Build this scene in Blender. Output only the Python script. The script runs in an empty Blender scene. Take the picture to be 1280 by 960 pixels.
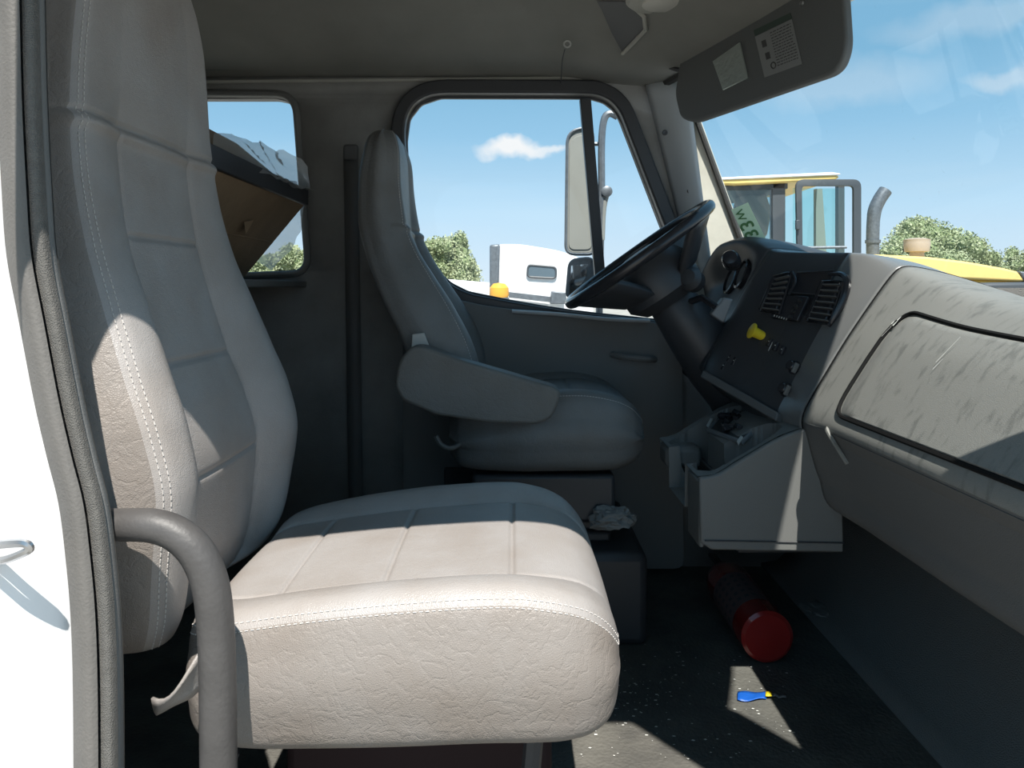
import bpy, bmesh, math, random
import numpy as np
from mathutils import Vector, Matrix, noise

random.seed(3)
rng = np.random.RandomState(5)
D = bpy.data
COL = bpy.context.scene.collection
SC = bpy.context.scene
EYE = 2.05          # eye height above the yard; cab floor is 1.10 m up
F = 930.0           # focal length in pixels at 1280 wide
HOR = 360.0         # pixel row of the horizon

# ------------------------------------------------------------------ camera, world, sun
cam_d = D.cameras.new('camera'); cam = D.objects.new('camera', cam_d); COL.objects.link(cam)
cam.location = (0, 0, EYE); cam.rotation_euler = (math.pi/2, 0, 0)
cam_d.sensor_width = 36; cam_d.lens = 36*F/1280; cam_d.shift_y = -(480-HOR)/1280
cam_d.clip_start = .02; cam_d.clip_end = 500
SC.camera = cam
SC.view_settings.view_transform = 'Standard'; SC.view_settings.look = 'None'
SC.view_settings.gamma = 1; SC.view_settings.use_curve_mapping = False
SC.view_settings.exposure = 0.0
SC.cycles.diffuse_bounces = 8; SC.cycles.transparent_max_bounces = 16

SUN_DIR = Vector((-0.10, 1.0, -1.57)).normalized()     # direction the light travels
sun_d = D.lights.new('sun', 'SUN'); sun = D.objects.new('sun', sun_d); COL.objects.link(sun)
sun_d.energy = 8.0; sun_d.angle = math.radians(.55); sun_d.color = (1, .95, .88)
sun.rotation_euler = SUN_DIR.to_track_quat('-Z', 'Y').to_euler(); sun.location = (0, -6, 10)

def world():
    w = D.worlds.new('sky'); SC.world = w; w.use_nodes = True
    nt = w.node_tree; nt.nodes.clear(); N = nt.nodes.new; L = nt.links.new
    out = N('ShaderNodeOutputWorld'); bg = N('ShaderNodeBackground')
    tc = N('ShaderNodeTexCoord'); sp = N('ShaderNodeSeparateXYZ'); L(tc.outputs['Generated'], sp.inputs[0])
    rp = N('ShaderNodeValToRGB'); L(sp.outputs['Z'], rp.inputs[0])
    e = rp.color_ramp.elements
    e[0].position = 0.0; e[0].color = (.75, .88, 1.0, 1)
    e[1].position = 0.5; e[1].color = (.20, .45, .70, 1)
    for p, c in ((.10, (.56, .80, 1.0, 1)), (.20, (.33, .61, .86, 1)), (.28, (.24, .51, .75, 1))):
        x = e.new(p); x.color = c
    # wispy clouds + one small cumulus
    mp = N('ShaderNodeMapping'); mp.inputs['Scale'].default_value = (2.2, 2.2, 9.0); L(tc.outputs['Generated'], mp.inputs[0])
    nz = N('ShaderNodeTexNoise'); nz.inputs['Scale'].default_value = 1.6; nz.inputs['Detail'].default_value = 7; nz.inputs['Distortion'].default_value = .6
    L(mp.outputs[0], nz.inputs[0])
    cr = N('ShaderNodeValToRGB'); cr.color_ramp.elements[0].position = .56; cr.color_ramp.elements[1].position = .80
    cr.color_ramp.elements[0].color = (0, 0, 0, 1); cr.color_ramp.elements[1].color = (.12, .12, .12, 1)
    L(nz.outputs['Fac'], cr.inputs[0])
    mx = N('ShaderNodeMix'); mx.data_type = 'RGBA'; L(cr.outputs[0], mx.inputs[0]); L(rp.outputs[0], mx.inputs[6])
    mx.inputs[7].default_value = (.85, .92, .96, 1)
    prev = mx.outputs[2]
    def blob(px, py, sx, sy, seed, amt):
        nonlocal prev
        d = Vector(((px-640)/F, 1, (HOR-py)/F)).normalized()
        sb = N('ShaderNodeVectorMath'); sb.operation = 'SUBTRACT'; L(tc.outputs['Generated'], sb.inputs[0]); sb.inputs[1].default_value = d
        n2 = N('ShaderNodeTexNoise'); n2.inputs['Scale'].default_value = 22; n2.inputs['Detail'].default_value = 5
        L(tc.outputs['Generated'], n2.inputs[0])
        ns = N('ShaderNodeVectorMath'); ns.operation = 'MULTIPLY_ADD'; L(n2.outputs['Color'], ns.inputs[0])
        ns.inputs[1].default_value = (.05, .0, .045); ns.inputs[2].default_value = (-.025, 0, -.0225)
        ad = N('ShaderNodeVectorMath'); L(sb.outputs[0], ad.inputs[0]); L(ns.outputs[0], ad.inputs[1])
        ml = N('ShaderNodeVectorMath'); ml.operation = 'MULTIPLY'; L(ad.outputs[0], ml.inputs[0])
        ml.inputs[1].default_value = (F/sx, F/sx, F/sy)
        ln = N('ShaderNodeVectorMath'); ln.operation = 'LENGTH'; L(ml.outputs[0], ln.inputs[0])
        mr = N('ShaderNodeMapRange'); L(ln.outputs['Value'], mr.inputs[0])
        mr.inputs[1].default_value = 1.15; mr.inputs[2].default_value = .45; mr.inputs[3].default_value = 0; mr.inputs[4].default_value = amt
        m2 = N('ShaderNodeMix'); m2.data_type = 'RGBA'; L(mr.outputs[0], m2.inputs[0]); L(prev, m2.inputs[6])
        m2.inputs[7].default_value = (.97, .98, 1, 1); prev = m2.outputs[2]
    blob(640, 188, 40, 13, 0, 1.0); blob(676, 190, 34, 7, 1, .7)
    blob(1240, 22, 110, 20, 2, .2); blob(1060, 105, 100, 26, 3, .2); blob(1262, 97, 40, 9, 4, .3)
    L(prev, bg.inputs[0]); bg.inputs[1].default_value = 1.0; L(bg.outputs[0], out.inputs[0])
world()

# ------------------------------------------------------------------ materials
def mat(name, col, rough=.6, metal=0., spec=.5, bump=0., bscale=200., var=0., vscale=6., emit=None, coat=0., col2=None, bdetail=3, btype='noise', stretch=None, ramp=(.35, .68)):
    m = D.materials.new(name); m.use_nodes = True; nt = m.node_tree; N = nt.nodes.new; L = nt.links.new
    b = nt.nodes['Principled BSDF']
    b.inputs['Base Color'].default_value = (*col, 1); b.inputs['Roughness'].default_value = rough
    b.inputs['Metallic'].default_value = metal; b.inputs['Specular IOR Level'].default_value = spec
    b.inputs['Coat Weight'].default_value = coat
    tc = N('ShaderNodeTexCoord')
    src = tc.outputs['Object']
    if stretch:
        mp = N('ShaderNodeMapping'); mp.inputs['Scale'].default_value = stretch; L(src, mp.inputs[0]); vsrc = mp.outputs[0]
    else: vsrc = src
    if var or col2:
        n = N('ShaderNodeTexNoise'); n.inputs['Scale'].default_value = vscale; n.inputs['Detail'].default_value = 6; n.inputs['Roughness'].default_value = .6
        L(vsrc, n.inputs[0])
        r = N('ShaderNodeValToRGB'); L(n.outputs['Fac'], r.inputs[0])
        r.color_ramp.elements[0].position = ramp[0]; r.color_ramp.elements[1].position = ramp[1]
        c2 = col2 if col2 else tuple(min(1, c*(1+var)) for c in col)
        c1 = col if col2 else tuple(c*(1-var) for c in col)
        r.color_ramp.elements[0].color = (*c1, 1); r.color_ramp.elements[1].color = (*c2, 1)
        L(r.outputs[0], b.inputs['Base Color'])
    if bump:
        if btype == 'voronoi':
            n = N('ShaderNodeTexVoronoi'); n.feature = 'DISTANCE_TO_EDGE'; n.inputs['Scale'].default_value = bscale; o = n.outputs['Distance']
        else:
            n = N('ShaderNodeTexNoise'); n.inputs['Scale'].default_value = bscale; n.inputs['Detail'].default_value = bdetail; o = n.outputs['Fac']
        L(src, n.inputs[0])
        bp = N('ShaderNodeBump'); bp.inputs['Strength'].default_value = bump; bp.inputs['Distance'].default_value = .004
        L(o, bp.inputs['Height']); L(bp.outputs[0], b.inputs['Normal'])
    if emit:
        b.inputs['Emission Color'].default_value = (*emit[0], 1); b.inputs['Emission Strength'].default_value = emit[1]
    return m

def leather(name, col, rough, crease):
    m = D.materials.new(name); m.use_nodes = True; nt = m.node_tree; N = nt.nodes.new; L = nt.links.new
    b = nt.nodes['Principled BSDF']; b.inputs['Roughness'].default_value = rough; b.inputs['Specular IOR Level'].default_value = .5
    tc = N('ShaderNodeTexCoord'); o = tc.outputs['Object']
    n = N('ShaderNodeTexNoise'); n.inputs['Scale'].default_value = 9; n.inputs['Detail'].default_value = 7; L(o, n.inputs[0])
    r = N('ShaderNodeValToRGB'); L(n.outputs['Fac'], r.inputs[0]); r.color_ramp.elements[0].position = .3; r.color_ramp.elements[1].position = .62
    r.color_ramp.elements[0].color = (col[0]*.86, col[1]*.82, col[2]*.78, 1); r.color_ramp.elements[1].color = (*col, 1)
    L(r.outputs[0], b.inputs['Base Color'])
    v = N('ShaderNodeTexVoronoi'); v.feature = 'DISTANCE_TO_EDGE'; v.inputs['Scale'].default_value = 420; L(o, v.inputs[0])
    n2 = N('ShaderNodeTexNoise'); n2.inputs['Scale'].default_value = 48; n2.inputs['Detail'].default_value = 5; n2.inputs['Distortion'].default_value = .35; L(o, n2.inputs[0])
    ab = N('ShaderNodeMath'); ab.operation = 'SUBTRACT'; L(n2.outputs['Fac'], ab.inputs[0]); ab.inputs[1].default_value = .5
    ac = N('ShaderNodeMath'); ac.operation = 'ABSOLUTE'; L(ab.outputs[0], ac.inputs[0])
    ad = N('ShaderNodeMath'); ad.operation = 'MINIMUM'; L(ac.outputs[0], ad.inputs[0]); ad.inputs[1].default_value = .07
    w = N('ShaderNodeMath'); w.operation = 'MULTIPLY_ADD'; L(ad.outputs[0], w.inputs[0]); w.inputs[1].default_value = crease*3
    w2 = N('ShaderNodeMath'); w2.operation = 'MULTIPLY'; L(v.outputs['Distance'], w2.inputs[0]); w2.inputs[1].default_value = .35
    L(w2.outputs[0], w.inputs[2])
    bp = N('ShaderNodeBump'); bp.inputs['Strength'].default_value = .55; bp.inputs['Distance'].default_value = .003
    L(w.outputs[0], bp.inputs['Height']); L(bp.outputs[0], b.inputs['Normal'])
    return m

def glass(name, tint=(1, 1, 1), refl=.06, dust=0.0):
    m = D.materials.new(name); m.use_nodes = True; nt = m.node_tree; nt.nodes.clear(); N = nt.nodes.new; L = nt.links.new
    out = N('ShaderNodeOutputMaterial'); t = N('ShaderNodeBsdfTransparent'); t.inputs[0].default_value = (*tint, 1)
    g = N('ShaderNodeBsdfGlossy'); g.inputs['Roughness'].default_value = .03
    mx = N('ShaderNodeMixShader'); mx.inputs[0].default_value = refl; L(t.outputs[0], mx.inputs[1]); L(g.outputs[0], mx.inputs[2])
    last = mx.outputs[0]
    if dust:
        tc = N('ShaderNodeTexCoord'); n = N('ShaderNodeTexNoise'); n.inputs['Scale'].default_value = 55; n.inputs['Detail'].default_value = 4; L(tc.outputs['Object'], n.inputs[0])
        r = N('ShaderNodeMapRange'); L(n.outputs['Fac'], r.inputs[0]); r.inputs[1].default_value = .68; r.inputs[2].default_value = .80; r.inputs[3].default_value = dust*.35; r.inputs[4].default_value = dust*2
        df = N('ShaderNodeBsdfDiffuse'); df.inputs[0].default_value = (.55, .52, .46, 1)
        m2 = N('ShaderNodeMixShader'); L(r.outputs[0], m2.inputs[0]); L(last, m2.inputs[1]); L(df.outputs[0], m2.inputs[2]); last = m2.outputs[0]
    L(last, out.inputs[0]); return m

def translucent(name, col, alpha):
    m = D.materials.new(name); m.use_nodes = True; nt = m.node_tree; nt.nodes.clear(); N = nt.nodes.new; L = nt.links.new
    out = N('ShaderNodeOutputMaterial'); t = N('ShaderNodeBsdfTransparent')
    d = N('ShaderNodeBsdfDiffuse'); d.inputs[0].default_value = (*col, 1)
    tr = N('ShaderNodeBsdfTranslucent'); tr.inputs[0].default_value = (*col, 1)
    g = N('ShaderNodeBsdfGlossy'); g.inputs['Roughness'].default_value = .25
    a = N('ShaderNodeMixShader'); a.inputs[0].default_value = .5; L(d.outputs[0], a.inputs[1]); L(tr.outputs[0], a.inputs[2])
    b = N('ShaderNodeMixShader'); b.inputs[0].default_value = .15; L(a.outputs[0], b.inputs[1]); L(g.outputs[0], b.inputs[2])
    c = N('ShaderNodeMixShader'); c.inputs[0].default_value = alpha; L(t.outputs[0], c.inputs[1]); L(b.outputs[0], c.inputs[2])
    L(c.outputs[0], out.inputs[0]); return m

VINYL = (.345, .325, .312)
M = dict(
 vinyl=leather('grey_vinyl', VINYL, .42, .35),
 vinyl_side=leather('grey_vinyl_creased_shaded', (.245, .22, .20), .48, 1.0),  # creased sides; colour darkened to imitate weaker light on upright faces
 vinyl_drv=leather('driver_vinyl_shaded', (.19, .195, .195), .42, .8),  # same vinyl with the shade on the far seat put into its colour
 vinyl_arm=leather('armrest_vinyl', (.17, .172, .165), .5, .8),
 thread=mat('pale_thread', (.58, .55, .52), .7),
 seam=mat('seam_shadow', (.16, .145, .13), .8),
 trim_dark=mat('dark_trim', (.17, .17, .165), .62, bump=.2, bscale=500),
 wall=mat('cab_wall', (.27, .265, .255), .75, bump=.2, bscale=300, var=.15),
 headliner=mat('headliner_fabric', (.24, .235, .215), .9, bump=.25, bscale=900, var=.06),
 header=mat('header_trim', (.42, .41, .37), .65, bump=.15, bscale=500, var=.05),
 black=mat('black_plastic', (.045, .046, .050), .42, bump=.12, bscale=700),
 black_gloss=mat('black_gloss', (.028, .028, .032), .2),
 rubber=mat('black_rubber', (.05, .049, .047), .55, bump=.3, bscale=250, bdetail=2),
 rubber_light=mat('worn_rubber', (.13, .125, .115), .75, bump=.7, bscale=700, var=.12, vscale=90),
 flap=mat('seal_flap', (.14, .132, .122), .6, bump=.2, bscale=300, var=.12),
 white=mat('white_paint', (.80, .81, .82), .30, var=.03, vscale=12, coat=.3),
 cream=mat('cream_paint', (.66, .64, .56), .45, var=.08, vscale=14),
 pillar_grey=mat('pillar_trim', (.52, .55, .57), .55, bump=.1, bscale=600),
 dash=mat('dash_textured', (.15, .15, .138), .6, bump=.35, bscale=900, col2=(.225, .222, .204), vscale=13, stretch=(1.6, 4.0, 1.6), ramp=(.33, .47)),
 dash_smooth=mat('dash_smooth', (.17, .172, .17), .27, bump=.05, bscale=300),
 dash_low=mat('dash_lower', (.12, .12, .118), .55, bump=.3, bscale=600),
 console=mat('console_grey', (.16, .16, .153), .5, bump=.2, bscale=600),
 console_dark=mat('console_dark', (.03, .03, .03), .5),
 tray=mat('tray_grey', (.20, .21, .22), .35),
 floor=mat('floor_mat', (.075, .073, .066), .75, bump=.8, bscale=120, col2=(.13, .126, .11), vscale=9),
 dirt=mat('pale_dust', (.30, .28, .23), .9, bump=.6, bscale=200, var=.3, vscale=40),
 carpet=mat('dark_carpet', (.20, .20, .19), .95, bump=.8, bscale=400),
 chrome=mat('brushed_metal', (.55, .55, .56), .35, metal=1),
 handle=mat('grab_handle_rubber', (.07, .066, .064), .5, bump=.15, bscale=150, var=.14, vscale=20),
 yellow=mat('yellow_plastic', (.80, .60, .03), .4),
 cardboard=mat('cardboard', (.30, .20, .115), .85, bump=.3, bscale=80, var=.15),
 red=mat('red_enamel', (.26, .016, .014), .25, coat=.5),
 maroon=mat('maroon_cover', (.022, .007, .007), .8),
 label=mat('paper_label', (.50, .50, .48), .7),
 labelw=mat('white_label', (.24, .245, .24), .7),
 blue=mat('blue_wrapper', (.01, .10, .45), .45, bump=.5, bscale=90),
 paper=mat('crumpled_paper', (.24, .24, .23), .85, bump=.6, bscale=60),
 sticker=mat('pale_green_sticker', (.52, .66, .46), .6),
 green_ink=mat('dark_green_ink', (.05, .15, .035), .6),
 visor=mat('visor_fabric', (.12, .125, .122), .8, bump=.3, bscale=500),
 pouch=mat('foil_pouch', (.62, .68, .64), .3, metal=.75, bump=1.0, bscale=60),
 gap_dark=mat('gap_shadow', (.012, .012, .012), .95, spec=.1),
 ink=mat('dark_ink', (.06, .06, .06), .7),
 lens=mat('lamp_lens', (.55, .53, .48), .4),
 cat_yellow=mat('loader_yellow', (.80, .58, .20), .45, var=.05),
 cat_black=mat('loader_black', (.055, .065, .075), .5),
 cat_in=mat('loader_interior', (.22, .24, .22), .7),
 cyan_glass=glass('tinted_glass', (.74, .93, .91), .10),
 win_glass=glass('door_glass', (.97, .99, .99), .03, .02),
 ws_glass=glass('windshield_glass', (.95, .985, .99), .05, .035),
 mirror=mat('mirror_back', (.27, .28, .26), .4, var=.05),
 mirror_glass=mat('mirror_glass', (.75, .78, .80), .05, metal=1),
 grey_metal=mat('grey_metal', (.15, .17, .19), .45, metal=.4, var=.2, vscale=30),
 orange=mat('orange_plastic', (.90, .42, .05), .4),
 smoke=mat('dark_window', (.10, .14, .17), .15),
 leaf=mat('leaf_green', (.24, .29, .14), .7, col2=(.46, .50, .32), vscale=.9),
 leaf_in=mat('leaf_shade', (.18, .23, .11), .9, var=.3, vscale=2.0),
 bark=mat('bark', (.12, .09, .06), .9),
 ground=mat('gravel_yard', (.36, .34, .30), .95, bump=.5, bscale=20, var=.2, vscale=.8),
 bag=translucent('clear_bag', (.75, .76, .75), .6),
 chalk=mat('white_scuff', (.70, .70, .66), .8),
)

# ------------------------------------------------------------------ helpers
def W(X, Y, z):                     # z is measured from eye level
    return Vector((X, Y, z+EYE))
def P(px, py, Y):                   # a point at distance Y across the cab
    return W((px-640)*Y/F, Y, (HOR-py)*Y/F)
def on_plane(px, py, p0, n):
    d = Vector(((px-640)/F, 1, (HOR-py)/F)); o = Vector((0, 0, EYE))
    return o + d*((p0-o).dot(n)/d.dot(n))
def tag(o, label=None, cat=None, group=None, kind=None):
    if label: o['label'] = label
    if cat: o['category'] = cat
    if group: o['group'] = group
    if kind: o['kind'] = kind
    return o
def thing(name, loc, label, cat, group=None):
    o = D.objects.new(name, None); COL.objects.link(o); o.location = loc; o.empty_display_size = .05
    return tag(o, label, cat, group)
def world_loc(o):
    v = Vector((0, 0, 0))
    while o: v += o.location; o = o.parent
    return v
class MB:
    def __init__(s): s.v = []; s.f = []
    def add(s, vs, fs):
        n = len(s.v); s.v += [Vector(v) for v in vs]; s.f += [tuple(i+n for i in f) for f in fs]; return s
    def box(s, c, size, rot=None):
        h = Vector(size)/2; vs = []
        for x in (-1, 1):
            for y in (-1, 1):
                for z in (-1, 1):
                    v = Vector((x*h.x, y*h.y, z*h.z))
                    if rot is not None: v = rot @ v
                    vs.append(Vector(c)+v)
        return s.add(vs, [(0,1,3,2),(4,6,7,5),(0,4,5,1),(2,3,7,6),(0,2,6,4),(1,5,7,3)])
    def tube(s, path, r, seg=12, closed=False, flat=1.0, up=None, cap=True):
        path = [Vector(p) for p in path]; n = len(path); rs = r if hasattr(r, '__len__') else [r]*n
        t0 = (path[1]-path[0]).normalized()
        u = Vector(up) if up else (Vector((0, 0, 1)) if abs(t0.z) < .9 else Vector((1, 0, 0)))
        vs = []
        for i in range(n):
            a = path[i-1] if (i or closed) else path[i]; b = path[(i+1) % n] if (i < n-1 or closed) else path[i]
            t = (b-a).normalized(); x = t.cross(u)
            if x.length < 1e-5: x = t.orthogonal()
            x.normalize(); y = x.cross(t).normalized(); u = y
            for k in range(seg):
                an = 2*math.pi*k/seg; vs.append(path[i]+x*math.cos(an)*rs[i]+y*math.sin(an)*rs[i]*flat)
        fs = []
        for i in range(n if closed else n-1):
            for k in range(seg):
                a = i*seg+k; b = i*seg+(k+1) % seg; j = ((i+1) % n)*seg
                fs.append((a, b, j+(k+1) % seg, j+k))
        if not closed and cap: fs.append(tuple(range(seg))[::-1]); fs.append(tuple((n-1)*seg+k for k in range(seg)))
        return s.add(vs, fs)
    def lathe(s, o, axis, prof, seg=28):      # prof: (distance along axis, radius)
        ax = Vector(axis).normalized(); x = ax.orthogonal().normalized(); y = ax.cross(x); vs = []
        for h, r in prof:
            for k in range(seg):
                an = 2*math.pi*k/seg; vs.append(Vector(o)+ax*h+(x*math.cos(an)+y*math.sin(an))*max(r, 1e-4))
        fs = [(i*seg+k, i*seg+(k+1) % seg, (i+1)*seg+(k+1) % seg, (i+1)*seg+k) for i in range(len(prof)-1) for k in range(seg)]
        fs.append(tuple(range(seg))[::-1]); fs.append(tuple((len(prof)-1)*seg+k for k in range(seg)))
        return s.add(vs, fs)
    def grid(s, pts):                         # pts[i][j]
        n, m = len(pts), len(pts[0]); vs = [p for r in pts for p in r]
        return s.add(vs, [(i*m+j, i*m+j+1, (i+1)*m+j+1, (i+1)*m+j) for i in range(n-1) for j in range(m-1)])
    def prism(s, poly, off):                  # a planar 3D polygon pushed by a vector
        n = len(poly); off = Vector(off); vs = [Vector(p) for p in poly]+[Vector(p)+off for p in poly]
        fs = [tuple(range(n)), tuple(range(2*n-1, n-1, -1))]+[(i, i+n, (i+1) % n+n, (i+1) % n) for i in range(n)]
        return s.add(vs, fs)
    def build(s, name, m, parent=None, bevel=0, bseg=2, smooth=35, solid=0, sub=0):
        me = D.meshes.new(name)
        if parent is not None: org = world_loc(parent)
        else:
            xs = [v.x for v in s.v]; ys = [v.y for v in s.v]; zs = [v.z for v in s.v]
            org = Vector(((min(xs)+max(xs))/2, (min(ys)+max(ys))/2, min(zs)))
        me.from_pydata([v-org for v in s.v], [], s.f); me.materials.append(m); me.validate()
        bm = bmesh.new(); bm.from_mesh(me); bmesh.ops.recalc_face_normals(bm, faces=bm.faces); bm.to_mesh(me); bm.free()
        for p in me.polygons: p.use_smooth = True
        if smooth < 180: me.set_sharp_from_angle(angle=math.radians(smooth))
        o = D.objects.new(name, me); COL.objects.link(o)
        if parent is not None: o.parent = parent
        else: o.location = org
        if solid:
            md = o.modifiers.new('solid', 'SOLIDIFY'); md.thickness = solid; md.offset = 0
        if bevel:
            md = o.modifiers.new('bevel', 'BEVEL'); md.width = bevel; md.segments = bseg; md.limit_method = 'ANGLE'; md.angle_limit = math.radians(40); md.harden_normals = False
        if sub:
            md = o.modifiers.new('sub', 'SUBSURF'); md.levels = sub; md.render_levels = sub
        return o
def round_poly(pts, r, seg=6):
    out = []; n = len(pts)
    for i in range(n):
        p = Vector(pts[i][:2]); rr = pts[i][2] if len(pts[i]) > 2 else r
        a = Vector(pts[i-1][:2])-p; b = Vector(pts[(i+1) % n][:2])-p
        k = min(rr, a.length*.48, b.length*.48); s0 = p+a.normalized()*k; s1 = p+b.normalized()*k
        for j in range(seg+1):
            t = j/seg; out.append((s0*(1-t)**2+p*2*t*(1-t)+s1*t*t))
    return out
def plate(outer, holes, fn, th, name, m, parent=None, bevel=0):
    """flat plate with holes; outer/holes are 2D loops, fn(u, v, w) gives the 3D point (w across thickness)."""
    cu = D.curves.new('tmp', 'CURVE'); cu.dimensions = '2D'; cu.fill_mode = 'BOTH'; cu.extrude = th/2
    for lp in [outer]+list(holes):
        sp = cu.splines.new('POLY'); sp.points.add(len(lp)-1); sp.use_cyclic_u = True
        for q, p in zip(sp.points, lp): q.co = (p[0], p[1], 0, 1)
    ob = D.objects.new('tmp', cu); COL.objects.link(ob)
    bpy.context.view_layer.update()
    me = D.meshes.new_from_object(ob.evaluated_get(bpy.context.evaluated_depsgraph_get()))
    vs = [fn(v.co.x, v.co.y, v.co.z) for v in me.vertices]; fs = [tuple(p.vertices) for p in me.polygons]
    D.objects.remove(ob); D.curves.remove(cu); D.meshes.remove(me)
    b = MB(); b.add(vs, fs); o = b.build(name, m, parent, smooth=30)
    bm = bmesh.new(); bm.from_mesh(o.data); bmesh.ops.remove_doubles(bm, verts=bm.verts, dist=1e-5)
    bmesh.ops.recalc_face_normals(bm, faces=bm.faces); bm.to_mesh(o.data); bm.free()
    if bevel:
        md = o.modifiers.new('bevel', 'BEVEL'); md.width = bevel; md.segments = 2; md.limit_method = 'ANGLE'
    return o
def text_verts(body, size, fn, depth=.0004):
    cu = D.curves.new('tmp', 'FONT'); cu.body = body; cu.size = size; cu.extrude = depth; cu.resolution_u = 3
    cu.offset = size*.012
    ob = D.objects.new('tmp', cu); COL.objects.link(ob); bpy.context.view_layer.update()
    me = D.meshes.new_from_object(ob.evaluated_get(bpy.context.evaluated_depsgraph_get()))
    b = MB(); b.add([fn(v.co.x, v.co.y, v.co.z) for v in me.vertices], [tuple(p.vertices) for p in me.polygons])
    D.objects.remove(ob); D.curves.remove(cu); D.meshes.remove(me); return b
def pchip(xs, ys, x):
    xs = np.array(xs, float); ys = np.array(ys, float); x = np.clip(np.array(x, float), xs.min(), xs.max())
    h = np.diff(xs); dl = np.diff(ys)/h; d = np.zeros_like(ys)
    for i in range(1, len(xs)-1):
        if dl[i-1]*dl[i] > 0:
            w1 = 2*h[i]+h[i-1]; w2 = h[i]+2*h[i-1]; d[i] = (w1+w2)/(w1/dl[i-1]+w2/dl[i])
    d[0] = dl[0]; d[-1] = dl[-1]
    i = np.clip(np.searchsorted(xs, x)-1, 0, len(xs)-2); t = (x-xs[i])/h[i]
    return (2*t**3-3*t**2+1)*ys[i]+(t**3-2*t**2+t)*h[i]*d[i]+(-2*t**3+3*t**2)*ys[i+1]+(t**3-t**2)*h[i]*d[i+1]
def smooth_path(pts, n=8, closed=False):
    pts = [Vector(p) for p in pts]; m = len(pts); out = []
    for i in range(m if closed else m-1):
        g = lambda k: pts[k % m] if closed else pts[max(0, min(m-1, k))]
        p0, p1, p2, p3 = g(i-1), g(i), g(i+1), g(i+2)
        for j in range(n):
            t = j/n
            out.append(.5*((2*p1)+(p2-p0)*t+(2*p0-5*p1+4*p2-p3)*t*t+(-p0+3*p1-3*p2+p3)*t**3))
    if not closed: out.append(pts[-1])
    return out

# ================================================================== CAB SHELL
CY = 1.42                                             # centre line of the cab
YL, YR = 2.35, .60                                    # driver's side wall, passenger's side wall
FL = -.87
def header_x(Y): return float(pchip([.58, .72, .87, 1.25, 1.42, 1.62, 1.75, 1.9, 2.2, 2.36], [.49, .54, .578, .722, .742, .70, .645, .585, .485, .44], Y))
def base_x(Y): return float(pchip([.58, 1.0, 1.42, 1.9, 2.36], [.70, .90, .98, .90, .72], Y))

b = MB(); b.box(W(-.2, CY+.02, FL-.03), (2.3, 1.86, .06)); b.build('floor', M['floor'], bevel=.005).__setitem__('kind', 'structure')
b = MB(); b.grid([[W(x, y, z) for y in np.linspace(.6, 2.36, 12)] for x, z in ((.78, FL+.002), (.83, FL+.01), (.90, FL+.07), (.98, FL+.2), (1.02, FL+.45), (1.03, .0))])
tag(b.build('wall_front', M['carpet'], solid=.02), kind='structure')
b = MB(); b.box(W(-1.35, CY+.02, -.1), (.04, 1.86, 1.75)); tag(b.build('wall_back', M['wall']), kind='structure')

# ceiling -- curved headliner reaching down to the windshield header
def ceil_z(X, Y):
    z = float(pchip([.56, .64, .78, 1.0, 1.9, 2.1, 2.25, 2.36], [.585, .66, .74, .79, .79, .75, .69, .655], Y))
    xh = header_x(Y); t = max(0, min(1, (X-(xh-.42))/.42)); t = t*t*(3-2*t)
    return z*(1-t)+min(z, .63)*t
rows = []
for y in np.linspace(.56, 2.36, 46):
    xh = header_x(y); rows.append([W(-1.36+(xh+1.36)*(1-(1-t)**1.35), y, ceil_z(-1.36+(xh+1.36)*(1-(1-t)**1.35), y)) for t in np.linspace(0, 1, 46)])
b = MB(); b.grid(rows); tag(b.build('ceiling', M['headliner'], smooth=180), kind='structure')
b = MB(); b.grid([[p+Vector((0, 0, .03)) for p in r] for r in rows]); tag(b.build('roof', M['white'], smooth=180), kind='structure')
# windshield header rim: dark gasket and painted lip
ys = np.linspace(.58, 2.34, 40)
b = MB(); b.tube([W(header_x(y)+.008, y, .628) for y in ys], .013, 8); tag(b.build('trim_1', M['rubber']), kind='structure')
b = MB(); b.tube([W(header_x(y)+.035, y, .645) for y in ys], .022, 8); tag(b.build('trim_2', M['cream']), kind='structure')
b = MB(); b.tube([W(x, 2.325, float(pchip([-1.3, -.6, .1, .5], [.64, .648, .655, .66], x))) for x in np.linspace(-1.3, .45, 20)], .006, 8); tag(b.build('trim_3', M['header']), kind='structure')
b = MB(); b.tube([W(x, 2.30, float(pchip([-1.3, -.6, .1, .5], [.672, .68, .69, .69], x))) for x in np.linspace(-1.3, .42, 20)], .0035, 6); tag(b.build('trim_4', M['trim_dark']), kind='structure')

# driver's side wall with the door window and the rear side window
def px2(pts, Y=YL): return [((p[0]-640)*Y/F, (HOR-p[1])*Y/F)+tuple(q*Y/F for q in p[2:]) for p in pts]
door_hole = round_poly(px2([(506, 121, 55), (764, 122, 34), (846, 335, 20), (862, 405, 20), (700, 388, 60), (560, 362, 45), (514, 290, 60)]), .02, 10)
rear_hole = round_poly(px2([(160, 122, 25), (368, 124, 22), (384, 338, 18), (160, 346, 25)]), .02, 8)
outer = [(-1.36, FL), (1.03, FL), (1.03, .03), (.72, .05), (.562, .51), (.45, .66), (-1.36, .66)]
wl = plate(outer, [door_hole, rear_hole], lambda u, v, w: W(u, YL+w, v), .05, 'wall_left', M['wall']); tag(wl, kind='structure')
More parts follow.
